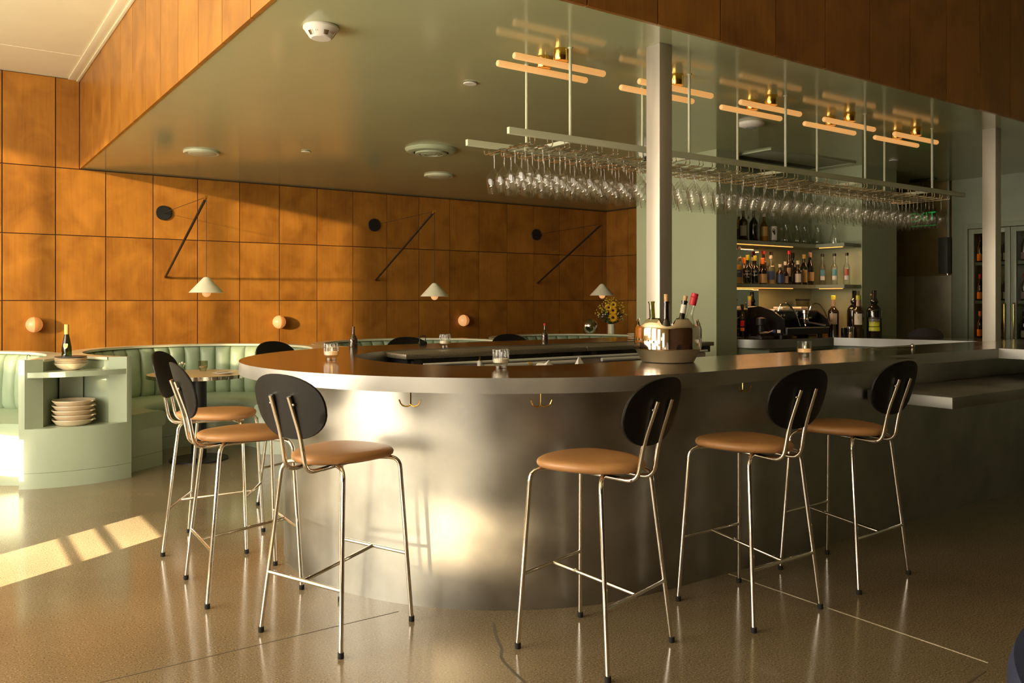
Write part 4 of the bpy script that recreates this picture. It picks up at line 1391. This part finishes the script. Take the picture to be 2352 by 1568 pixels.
finish('frame', bm, M['green'], t)
finish('face_panel', B(x0 + 0.05, x1 - 0.05, y0 + 0.05, y1 - 0.16, -0.010, 0, 0.002), M['green_dark'], t)
for k in range(3):
    finish('slat', B(x0 + 0.05, x1 - 0.05, y1 - 0.145 + 0.038 * k, y1 - 0.12 + 0.038 * k, -0.012, 0, 0.002), M['dark_steel'], t)

# ================================================================== BACK COUNTER AND BOTTLE NICHE
bc = thing('back_counter', 'zinc-topped back counter turning the corner below the bottle niche', 'counter', (0, 0, 0))
cpts = [(6.36, 5.655), (6.36, 5.30)] + arc(6.60, 5.30, 0.24, 180, 262, 8) + [(7.46, 5.02), (7.92, 3.55), (8.32, 3.55), (8.32, 5.04), (7.99, 5.04), (7.99, 5.655)]
finish('worktop', prism(bmesh.new(), cpts, 0.918, 0.998, 0, 1), [M['zinc_top'], M['zinc_shaded']], bc, smooth=25)
cb = [(6.37, 5.64), (6.37, 5.36), (6.6, 5.14), (7.56, 5.10), (7.97, 3.62), (8.05, 3.62), (7.74, 4.95), (7.80, 5.03), (7.98, 5.06), (7.98, 5.64)]
finish('carcass', prism(bmesh.new(), cb, 0.08, 0.918), M['green_dark'], bc, smooth=0)
for k in range(3):
    x = 6.66 + 0.29 * k
    d = finish('door', B(x, x + 0.28, 5.118 - 0.014 * k - 0.0, 5.134 - 0.012 * k, 0.10, 0.88, 0.002), M['dark_steel'], bc)
    finish('handle', B(x + 0.06, x + 0.22, 5.095 - 0.014 * k, 5.117 - 0.014 * k, 0.84, 0.852), M['steel'], d)

def lshelf(name, z, label):
    t = thing(name, label, 'shelf', (0, 0, 0), 0, 'corner bottle shelves')
    pts = [(6.352, 5.655), (6.352, 5.37), (7.66, 5.37), (7.66, 4.98), (7.995, 4.98), (7.995, 5.655)]
    pts = [(6.352, 5.655), (6.352, 5.37), (7.66, 5.37), (7.66, 5.06), (7.995, 5.06), (7.995, 5.655)]
    finish('shelf_board', prism(bmesh.new(), pts, z - 0.038, z), M['green_dark'], t, smooth=0)
    finish('end_cap', B(7.66, 7.82, 5.035, 5.06, z - 0.038, z), M['green_dark'], t)
    finish('led_strip', B(6.36, 7.30, 5.385, 5.40, z - 0.044, z - 0.038), M['led'], t)
    finish('led_strip', B(7.675, 7.69, 5.07, 5.34, z - 0.044, z - 0.038), M['led'], t)
    for (x, y, w, h_) in ((6.83, 5.41, 0.9, 0.02), (7.70, 5.20, 0.02, 0.26)):
        l = bpy.data.lights.new('shelf_led', 'AREA')
        l.shape = 'RECTANGLE'
        l.size, l.size_y = w, h_
        l.energy = 2.2 if w > 0.1 else 0.9
        l.color = (1.0, 0.50, 0.20)
        lo = bpy.data.objects.new('shelf_led', l)
        COL.objects.link(lo)
        lo.location = (x, y, z - 0.046)
        lo.parent = t
    return t
lshelf('corner_shelf', 1.963, 'upper corner shelf holding decanters and dark bottles')
lshelf('corner_shelf', 1.535, 'lower corner shelf crowded with capped spirit bottles')
struct('mirror_panel', B(6.36, 7.08, 5.645, 5.658, 1.0, 2.75), M['mirror'])
bpy.data.objects['mirror_panel'].name = 'wall_niche_mirror'

G1 = 'bottles on the upper corner shelf'
z1, z2, z3 = 1.963, 1.535, 0.998
bottle('spirit_bottle', 'amber bottle with cream label, first on the upper corner shelf', (6.625, 5.47, z1), 0.30, 0.047, 'bottle_brown', sh=0.62, lab=[('paper', 0.16, 0.50, 40)], group=G1)
bottle('spirit_bottle', 'plain black bottle second along the upper corner shelf', (6.784, 5.47, z1), 0.31, 0.046, 'bottle_dark', sh=0.55, group=G1)
bottle('spirit_bottle', 'golden yellow spirit bottle on the upper corner shelf', (6.957, 5.48, z1), 0.285, 0.040, 'glass_yellow', sh=0.55, cap='stopper', capm='whitepaper', lab=[('gold', 0.22, 0.55, 55)], group=G1, fill=('yellow', 0.55))
b = bottle('spirit_bottle', 'clear bottle with black ink drawing on its white label, upper corner shelf', (7.105, 5.48, z1), 0.30, 0.041, 'glass_thick', sh=0.58, cap='stopper', capm='whitepaper', lab=[('whitepaper', 0.08, 0.56, 62)], group=G1)
# ink blot figure on that label
yw = math.atan2(-5.48, -7.105)
bm = bmesh.new()
def on_lab(u, z, r=0.0428):
    a = yw + u / r
    return (r * math.cos(a), r * math.sin(a), z)
for (cu, cz, ru, rz) in ((0.004, 0.120, 0.014, 0.024), (0.010, 0.098, 0.009, 0.02)):
    q = [bm.verts.new(on_lab(cu + ru * math.cos(2 * PI * i / 12), cz + rz * math.sin(2 * PI * i / 12))) for i in range(12)]
    bm.faces.new(q)
finish('ink_drawing', bm, M['blackpaper'], b, smooth=0)
def decanter(x, y, lb, r=0.060, h=0.215, cone=False):
    t = thing('decanter', lb, 'decanter', (x, y, z1), 0, 'clear decanters on the upper corner shelf')
    pr = [(0, 0.004), (r * 0.85, 0.003), (r, 0.012), (r * 0.98, 0.045), (r * 0.72, 0.105), (r * 0.48, 0.155), (r * 0.55, h - 0.01), (r * 0.62, h)]
    if cone: pr = [(0, 0.003), (r * 0.92, 0.003), (r * 0.96, 0.01), (r * 0.60, 0.115), (r * 0.36, 0.165), (r * 0.36, h - 0.01), (r * 0.45, h)]
    finish('glass_body', L(pr, 24), M['glass_thick'], t, smooth=50)
    finish('base_ring', L([(0, 0.0), (r * 0.7, 0.0), (r * 0.78, 0.004), (0, 0.006)], 24), M['glass_thick'], t)
for (x, y, lb, cone) in ((7.285, 5.46, 'clear bellied decanter beside the bottle with the ink-drawn label', False), (7.37, 5.58, 'clear decanter behind the row of decanters', False), (7.465, 5.46, 'second clear bellied decanter from the inked-label bottle', False), (7.615, 5.47, 'clear decanter just before the shelf corner', False),
                         (7.83, 5.46, 'clear decanter in the corner of the upper shelf', False), (7.83, 5.26, 'clear conical decanter on the side arm of the upper shelf', True)):
    decanter(x, y, lb, cone=cone)

G2 = 'bottles on the lower corner shelf'
def b2_(lb, x, y, h, r, glass, **k):
    h *= 1.15
    return bottle('spirit_bottle', lb, (x, y, z2), h, r, glass, group=G2, **k)
b2_('tall clear bottle with yellow and blue label, first on the lower corner shelf', 6.535, 5.45, 0.315, 0.041, 'glass_thick', sh=0.52, cap='stopper', capm='black', lab=[('gold', 0.38, 0.52, 50), ('bluepaper', 0.18, 0.38, 50)], fill=('tanpaper', 0.3), text=[('LON', 0.016, 0.32, 'whitepaper')])
b2_('yellow-capped black-label gin bottle, first of two on the lower corner shelf', 6.652, 5.44, 0.245, 0.040, 'bottle_dark', sh=0.52, nk=0.66, cap='stopper', capm='limepaper', caph=0.05, text=[('EAST', 0.021, 0.44, 'whitepaper'), ('LONDON', 0.021, 0.34, 'whitepaper'), ('GIN', 0.021, 0.24, 'whitepaper')])
b2_('yellow-capped black-label bottle, second of two on the lower corner shelf', 6.764, 5.44, 0.243, 0.040, 'bottle_dark', sh=0.52, nk=0.66, cap='stopper', capm='limepaper', caph=0.05, text=[('RYE', 0.021, 0.44, 'whitepaper'), ('WHISKY', 0.018, 0.32, 'whitepaper')])
b2_('orange-capped bottle standing behind the yellow-capped pair', 6.74, 5.56, 0.23, 0.036, 'bottle_brown', sh=0.55, cap='stopper', capm='orange', caph=0.06)
b2_('clear-necked bottle behind the tan-label squat bottle', 6.875, 5.56, 0.235, 0.034, 'glass_thick', sh=0.5, cap='stopper', capm='paper', caph=0.03)
b2_('squat orange-capped bottle with broad tan label on the lower corner shelf', 6.89, 5.445, 0.225, 0.045, 'glass_amber', sh=0.46, nk=0.62, cap='stopper', capm='orange', caph=0.06, lab=[('tanpaper', 0.05, 0.40, 80)], fill=('bottle_brown', 0.45))
b2_('broad clear bottle with navy label, beside the squat tan-label bottle', 7.022, 5.45, 0.25, 0.048, 'glass_thick', sh=0.55, nk=0.68, neck=0.013, cap='stopper', capm='paper', caph=0.03, lab=[('bluepaper', 0.16, 0.46, 50)], fill=('tanpaper', 0.2))
b2_('tall red-capped dark bottle at the rear of the lower corner shelf', 7.075, 5.58, 0.30, 0.038, 'bottle_brown', sh=0.55, cap='stopper', capm='red', caph=0.035)
b2_('grey-capped clear bottle at the rear of the lower corner shelf', 7.20, 5.58, 0.295, 0.036, 'glass_thick', sh=0.5, cap='stopper', capm='dark_steel', caph=0.03)
b2_('short white-capped bottle with blue label on the lower corner shelf', 7.148, 5.43, 0.175, 0.041, 'bottle_brown', sh=0.56, nk=0.72, cap='stopper', capm='whitepaper', caph=0.03, lab=[('bluepaper', 0.08, 0.5, 55), ])
b2_('small bottle with pale label and cream cap beside the blue-label bottle', 7.222, 5.42, 0.20, 0.033, 'glass_amber', sh=0.42, nk=0.6, cap='stopper', capm='paper', caph=0.035, lab=[('pinkpaper', 0.06, 0.38, 50)], fill=('bottle_brown', 0.4))
b2_('tall dark bottle with red wax top on the lower corner shelf', 7.345, 5.47, 0.305, 0.043, 'bottle_brown', sh=0.58, nk=0.7, cap='wax_cap', capm='red', caph=0.04, lab=[('paper', 0.24, 0.50, 26)])
b2_('short dark bottle with white label and cream stopper, right of the red wax top', 7.43, 5.42, 0.215, 0.045, 'bottle_brown', sh=0.52, nk=0.66, cap='stopper', capm='paper', caph=0.04, lab=[('paper', 0.10, 0.46, 40)])
b2_('tall black patterned bottle at the rear before the shelf corner', 7.56, 5.58, 0.295, 0.040, 'bottle_dark', sh=0.5, cap='stopper', capm='black', caph=0.05)
b2_('gold-topped dark bottle with green and gold label on the lower corner shelf', 7.545, 5.43, 0.275, 0.041, 'bottle_dark', sh=0.5, nk=0.74, cap='foil', capm='gold', caph=0.045, lab=[('gold', 0.08, 0.5, 50), ])
b2_('black bottle with tan label and pink neck band at the shelf corner', 7.675, 5.45, 0.30, 0.043, 'bottle_dark', sh=0.42, nk=0.74, cap='neck_band', capm='pinkpaper', caph=0.055, lab=[('tanpaper', 0.12, 0.40, 70)])
for (y, lb, c, c2) in ((5.405, 'clear bottle with blue label nearest the shelf corner', 'skyblue', 'whitepaper'), (5.262, 'clear bottle with blue label, middle of the side shelf three', 'skyblue', 'whitepaper'), (5.118, 'clear bottle with red label at the end of the side shelf', 'rust', 'whitepaper')):
    b2_(lb, 7.83, y, 0.285, 0.033, 'glass_thick', sh=0.56, nk=0.68, cap='stopper', capm='black', caph=0.028, lab=[(c2, 0.16, 0.30, 40), (c, 0.28, 0.50, 40)])

G3 = 'big bottles on the back counter'
def crest(t, x, y, r, z, m):
    yw = math.atan2(-y, -x)
    bm = bmesh.new()
    pts = [(0.0, 0.022), (0.007, 0.016), (0.004, 0.004), (0.006, -0.010), (0.001, -0.024), (-0.002, -0.010), (-0.007, 0.0), (-0.007, 0.014)]
    bm.faces.new([bm.verts.new(((r + 0.0016) * math.cos(yw + u / r), (r + 0.0016) * math.sin(yw + u / r), z + v)) for u, v in pts])
    finish('crest', bm, M[m], t, smooth=0)
b = bottle('liqueur_bottle', 'dark bottle with cream crest label standing nearest the coffee machine', (7.72, 5.20, z3), 0.42, 0.054, 'bottle_brown', neck=0.018, sh=0.60, nk=0.72, cap='stopper', capm='limepaper', caph=0.045, lab=[('paper', 0.30, 0.57, 42)], group=G3)
finish('clear_neck', L([(0.0195, 0.30), (0.0192, 0.38)], 16), M['pinkpaper'], b)
crest(b, 7.72, 5.20, 0.054, 0.195, 'gold')
b = bottle('liqueur_bottle', 'dark bottle with cream crest label in front of the bulb-necked bottle', (7.78, 4.955, z3), 0.42, 0.054, 'bottle_brown', neck=0.018, sh=0.60, nk=0.72, cap='stopper', capm='limepaper', caph=0.045, lab=[('paper', 0.30, 0.57, 42)], group=G3)
finish('clear_neck', L([(0.0195, 0.30), (0.0192, 0.38)], 16), M['pinkpaper'], b)
crest(b, 7.78, 4.955, 0.054, 0.195, 'gold')
bottle('liqueur_bottle', 'huge black bottle with bulb neck behind the crest-label bottle', (7.915, 5.085, z3), 0.475, 0.073, 'bottle_dark', neck=0.022, sh=0.56, bulge=1.75, group=G3)
b = bottle('liqueur_bottle', 'huge black bottle with yellow label at the end of the back counter', (7.93, 4.87, z3), 0.475, 0.073, 'bottle_dark', neck=0.022, sh=0.56, bulge=1.75, group=G3,
           lab=[('blackpaper', 0.30, 0.42, 50), ('limepaper', 0.23, 0.335, 42), ('limepaper', 0.13, 0.215, 44), ('gold', 0.405, 0.415, 50)], text=[('CHARTREUSE', 0.019, 0.365, 'whitepaper')])
finish('tassel', sphere(bmesh.new(), (-0.025, 0.02, 0.43), 0.011, 8, 6), M['tanpaper'], b)

def cup(name, lb, x, y, r, h, m, cat, zz=z3):
    t = finish(name, L([(0, 0), (r * 0.9, 0), (r * 0.95, 0.003), (r, h), (r - 0.002, h), (r * 0.9, 0.004), (0, 0.004)], 24), M[m], loc=(x, y, zz))
    return tag(t, lb, cat)
cup('mixing_tin', 'shiny steel mixing tin in front of the crest-label bottle', 7.665, 4.965, 0.036, 0.105, 'chrome', 'tin')
cup('dark_tumbler', 'dark tumbler between the two crest-label bottles', 7.74, 5.09, 0.030, 0.090, 'black_gloss', 'tumbler')
t = thing('tool_glass', 'glass holding bar spoons beside the coffee machine', 'glass', (7.585, 5.10, z3))
finish('glass_body', L([(0, 0), (0.034, 0), (0.036, 0.10)], 20), M['glass_thick'], t)
for k in range(3):
    finish('spoon', T([(0.01 * k - 0.01, 0, 0.006), (0.03 - 0.02 * k, 0.012 * k, 0.15)], 0.003, seg=6), M['chrome'], t)
t = thing('tea_tin', 'cream packet with red band behind the crest-label bottle', 'packet', (7.815, 5.385, z3))
finish('box', B(-0.07, 0.07, -0.03, 0.03, 0, 0.16, 0.003), M['tanpaper'], t)
finish('band', B(-0.071, 0.071, -0.031, 0.031, 0.07, 0.105), M['red'], t)

# espresso machine: angled black side panels, chrome group, steam wands, drip tray
em = thing('espresso_machine', 'black espresso machine with chrome group head on the back counter', 'coffee machine', (0, 0, z3))
prof = [(5.56, 0.03), (5.56, 0.30), (5.42, 0.315), (5.26, 0.275), (5.13, 0.19), (5.12, 0.05), (5.20, 0.03)]
for x0, x1 in ((6.80, 6.825), (7.50, 7.525)):
    bm = bmesh.new()
    a = [bm.verts.new((x0, y, z)) for y, z in prof]; c = [bm.verts.new((x1, y, z)) for y, z in prof]
    bm.faces.new(a[::-1]); bm.faces.new(c)
    for i in range(len(prof)): bm.faces.new((a[i], a[(i + 1) % 7], c[(i + 1) % 7], c[i]))
    finish('side_panel', bm, M['black_gloss'], em, smooth=20)
finish('rear_housing', B(6.825, 7.50, 5.34, 5.56, 0.03, 0.265, 0.008), M['black'], em)
finish('top_tray', B(6.825, 7.50, 5.25, 5.56, 0.265, 0.285, 0.003), M['steel'], em)
finish('control_panel', B(6.825, 7.50, 5.24, 5.34, 0.17, 0.265, 0.006), M['black_gloss'], em)
finish('drip_tray', B(6.825, 7.50, 5.10, 5.34, 0.035, 0.105, 0.006), M['black'], em)
finish('tray_rim', B(6.825, 7.50, 5.096, 5.102, 0.098, 0.106), M['steel'], em)
for x in (6.84, 7.46):
    finish('machine_foot', L([(0, 0), (0.022, 0), (0.025, 0.035), (0, 0.035)], 14, cx=x, cy=5.18), M['black'], em)
for x in (7.24,):
    g = finish('group_head', L([(0, 0.145), (0.030, 0.145), (0.036, 0.165), (0.036, 0.185), (0.030, 0.19), (0.030, 0.235), (0.04, 0.245), (0.04, 0.275), (0, 0.285)], 20, cx=x, cy=5.20), M['chrome'], em)
    finish('portafilter', T([(x, 5.20, 0.15), (x + 0.02, 5.12, 0.145), (x + 0.06, 5.0, 0.12)], [0.018, 0.010, 0.014], seg=10), M['black'], g)
    finish('spout', T([(x, 5.20, 0.145), (x, 5.19, 0.115)], 0.009, seg=8), M['chrome'], g)
    finish('yellow_tag', B(x + 0.015, x + 0.05, 5.155, 5.16, 0.195, 0.205), M['limepaper'], g)
for (x, dx) in ((6.90, 0.10), (7.40, 0.09)):
    finish('steam_wand', T([(x - 0.03, 5.24, 0.27), (x - 0.02, 5.22, 0.34), (x + dx * 0.5, 5.18, 0.345), (x + dx, 5.14, 0.26), (x + dx * 1.25, 5.10, 0.12)], 0.0062, seg=8, rad=0.05), M['chrome'], em)
for k in range(2):
    finish('switch', B(6.90 + 0.045 * k, 6.925 + 0.045 * k, 5.234, 5.24, 0.215, 0.235, 0.002), M['steel'], em)
finish('gauge', L([(0, 0), (0.012, 0), (0.012, 0.004), (0, 0.005)], 14), M['chrome'], em, loc=(6.93, 5.238, 0.185), rot=(PI / 2, 0, 0))
for k, m in enumerate(('whitepaper', 'bluepaper')):
    finish('sticker', B(6.799, 6.7995, 5.16 + 0.06 * k, 5.20 + 0.06 * k, 0.055, 0.085), M[m], em)
for k in range(2):
    tag(finish('folded_towel', B(7.02 + 0.3 * k, 7.14 + 0.3 * k, 5.30, 5.42, 0, 0.022, 0.009), M['whitepaper'], loc=(0, 0, z3 + 0.287)), ['white folded towel over the near end of the coffee machine', 'white folded towel beside the group head on the coffee machine'][k], 'towel')

def grinder(x, y, lb):
    t = thing('coffee_grinder', lb, 'coffee grinder', (x, y, z3), 0, 'coffee grinders with clear hoppers')
    finish('motor_body', L([(0, 0.012), (0.055, 0.012), (0.058, 0.02), (0.058, 0.235), (0.05, 0.245), (0, 0.245)], 28), M['black'], t, smooth=40)
    finish('foot_plate', B(-0.07, 0.07, -0.12, 0.07, 0, 0.014, 0.003), M['black'], t)
    finish('hopper', L([(0.030, 0.245), (0.035, 0.26), (0.068, 0.31), (0.07, 0.372)], 24), M['glass_smoke'], t, smooth=40)
    finish('beans', L([(0, 0.25), (0.034, 0.26), (0.062, 0.305), (0, 0.31)], 24), M['bottle_brown'], t)
    finish('hopper_lid', L([(0, 0.372), (0.073, 0.372), (0.075, 0.376), (0.075, 0.388), (0, 0.388)], 24), M['black'], t)
    finish('portafilter_fork', T([(-0.012, -0.055, 0.10), (-0.012, -0.105, 0.10), (0.012, -0.105, 0.10), (0.012, -0.055, 0.10)], 0.004, seg=6), M['chrome'], t)
    finish('spout', B(-0.02, 0.02, -0.09, -0.05, 0.13, 0.20, 0.006), M['black'], t)
    finish('lever', T([(0.05, -0.02, 0.19), (0.085, -0.04, 0.205)], 0.004, seg=6), M['chrome'], t)
grinder(6.46, 5.50, 'coffee grinder hard against the green column, left of the coffee machine')
grinder(7.30, 5.60 + 0.0, 'coffee grinder with clear hopper behind the group head') if False else None
grinder(7.62, 5.50, 'coffee grinder with clear hopper behind the crest-label bottle')
t = thing('knock_box', 'black tamping station between grinder and coffee machine', 'tamper', (6.63, 5.26, z3))
finish('base', B(-0.09, 0.10, -0.08, 0.08, 0, 0.02, 0.004), M['black'], t)
finish('cylinder', L([(0, 0.02), (0.04, 0.02), (0.04, 0.03), (0.028, 0.035), (0.028, 0.13), (0.045, 0.135), (0.045, 0.20), (0, 0.21)], 22), M['black'], t, smooth=30)
finish('portafilter', T([(-0.07, -0.03, 0.055), (0.02, -0.07, 0.06), (0.07, -0.085, 0.075)], [0.02, 0.008, 0.009], seg=10), M['chrome'], t)
for (x, y, lb, nm) in ((6.60, 5.56, 'dark bottle behind the tamping station', 'cap'), (6.72, 5.56, 'dark bottle with red and orange label behind the coffee machine', 'cap')):
    bottle('syrup_bottle', lb, (x, y, z3), 0.33, 0.037, 'bottle_dark', sh=0.55, cap=nm, capm='black', lab=[('orange', 0.60, 0.60 + 0.001, 20)] if 'red' not in lb else [('red', 0.34, 0.52, 30), ('orange', 0.2, 0.3, 30)], group='bottles behind the coffee machine')

# ================================================================== WALL CABINET OF WINE
wc = thing('wine_cabinet', 'tall grey-green cabinet of wine bottles with two glazed doors', 'cabinet', (0, 0, 0))
bm = bmesh.new()
for (a, b_, c, d) in ((4.93, 4.99, 0.78, 2.262), (3.50, 3.55, 0.78, 2.262)):
    box(bm, XW - 0.025, XW, a, b_, c, d, 0.002)
box(bm, XW - 0.025, XW, 3.55, 4.93, 2.205, 2.262, 0.002)
finish('casing', bm, M['green_dark'], wc)
def door(y0, y1, hy, nm):
    x0, x1 = XW - 0.012, XW + 0.02
    bm = bmesh.new()
    s = 0.058
    box(bm, x0, x1, y0, y0 + s, 0.805, 2.198, 0.002); box(bm, x0, x1, y1 - s, y1, 0.805, 2.198, 0.002)
    box(bm, x0, x1, y0 + s, y1 - s, 2.145, 2.198, 0.002); box(bm, x0, x1, y0 + s, y1 - s, 0.805, 0.925, 0.002)
    d = finish('door', bm, M['green_dark'], wc)
    finish('pane', B(XW + 0.004, XW + 0.009, y0 + s, y1 - s, 0.925, 2.145), M['pane'], d)
    finish('handle', T([(x0, hy, 1.34), (x0 - 0.035, hy, 1.34), (x0 - 0.035, hy, 0.86), (x0, hy, 0.86)], 0.007, seg=10, rad=0.012), M['brass'], d)
door(4.466, 4.924, 4.515, 'l'); door(4.0, 4.460, 4.415, 'r')
for z in (1.816, 1.37, 0.935):
    finish('shelf', B(XW + 0.03, 10.41, 3.57, 4.915, z - 0.036, z), M['tanpaper'] if False else M['green_dark'], wc)
finish('led_strip', B(XW + 0.035, XW + 0.05, 4.895, 4.91, 0.95, 2.15), M['led'], wc)
wp = None
tiers = [(1.816, 'upper'), (1.37, 'middle'), (0.935, 'lower')]
wlab = ['orangepaper', 'orangepaper', 'paper', 'paper', 'pinkpaper', 'paper']
pos_words = ['hinge-side end', 'second place', 'third place', 'handle-side end', 'second-door start', 'second-door second place']
for zi, (z, nm) in enumerate(tiers):
    for k, y in enumerate((4.855, 4.765, 4.655, 4.565, 4.375, 4.285)):
        lbm = wlab[k] if not (zi == 2 and k == 4) else 'paper'
        capm = 'red' if zi == 1 else ('orangepaper' if (zi == 2 and k < 2) else 'black')
        bottle('stored_wine', 'wine bottle with %s label, %s tier of the wine cabinet, %s' % ('orange' if k < 2 else 'pale', nm, pos_words[k]), (10.08, y, z + 0.001), 0.305, 0.037, 'bottle_dark', sh=0.56, nk=0.74, cap='foil', capm=capm, caph=0.055, lab=[(lbm, 0.06, 0.32, 65)], group='wine bottles in the wall cabinet', seg=14)

# ================================================================== FAR CORRIDOR, FOREGROUND CHAIR
t = thing('wall_box', 'dark grey metal box on the wall beside the wine cabinet', 'box', (0, 0, 0))
finish('housing', B(XW - 0.10, XW - 0.0, 5.125, 5.235, 1.69, 2.12, 0.004), M['box_grey'], t)
finish('conduit', T([(XW - 0.04, 5.145, 2.12), (XW - 0.04, 5.145, H_CEIL - 0.002)], 0.014, seg=10), M['green_dark'], t)
finish('button', L([(0, -0.02), (0.012, -0.018), (0.012, 0)], 12, cx=XW - 0.05, cy=5.15, cz=1.69), M['chrome'], t)
ex = thing('exit_sign', 'edge-lit clear exit sign with green letters hanging past the glasses', 'exit sign', (9.55, 5.25, 0))
finish('ceiling_canopy', B(-0.03, 0.03, -0.15, 0.15, H_CEIL - 0.03, H_CEIL, 0.004), M['dark_steel'], ex)
finish('stem', T([(0, 0, H_CEIL - 0.03), (0, 0, 2.44)], 0.008, seg=8), M['dark_steel'], ex)
finish('clear_panel', B(-0.004, 0.004, -0.15, 0.15, 2.25, 2.44), M['pane'], ex)
finish('lit_edge', B(-0.0045, 0.0045, -0.15, 0.15, 2.244, 2.25), M['exit_green'], ex)
text_obj('EXIT', 0.15, M['exit_green'], ex, (-0.0055, 0, 2.345), (PI / 2, 0, -PI / 2))

ch = thing('navy_chair', 'navy upholstered chair whose rounded back rises at the frame corner', 'chair', (1.62, 0.42, 0), math.radians(-25))
bm = bmesh.new()
n = 28
cols = []
for i in range(n + 1):
    a = math.radians(200 + 140 * i / n) + PI
    hgt = 0.795 - 0.05 * abs((i - n / 2) / (n / 2)) ** 2.2
    col = []
    for (r, z) in ((0.275, 0.40), (0.285, 0.60), (0.285, hgt - 0.03), (0.275, hgt), (0.255, hgt), (0.245, hgt - 0.03), (0.24, 0.60), (0.23, 0.40)):
        col.append(bm.verts.new((r * math.cos(a), r * math.sin(a), z)))
    cols.append(col)
for a, b in zip(cols, cols[1:]):
    for j in range(8): bm.faces.new((a[j], b[j], b[(j + 1) % 8], a[(j + 1) % 8]))
bm.faces.new(cols[0]); bm.faces.new(cols[-1][::-1])
finish('backrest', bm, M['navy'], ch, smooth=50)
finish('seat', L([(0, 0.38), (0.22, 0.38), (0.245, 0.40), (0.245, 0.44), (0.22, 0.46), (0, 0.465)], 36), M['navy'], ch, smooth=50)
for sx_ in (-1, 1):
    for sy_ in (-1, 1):
        finish('leg', T([(sx_ * 0.20, sy_ * 0.20, 0.0), (sx_ * 0.15, sy_ * 0.15, 0.385)], [0.011, 0.015], seg=10), M['black'], ch)
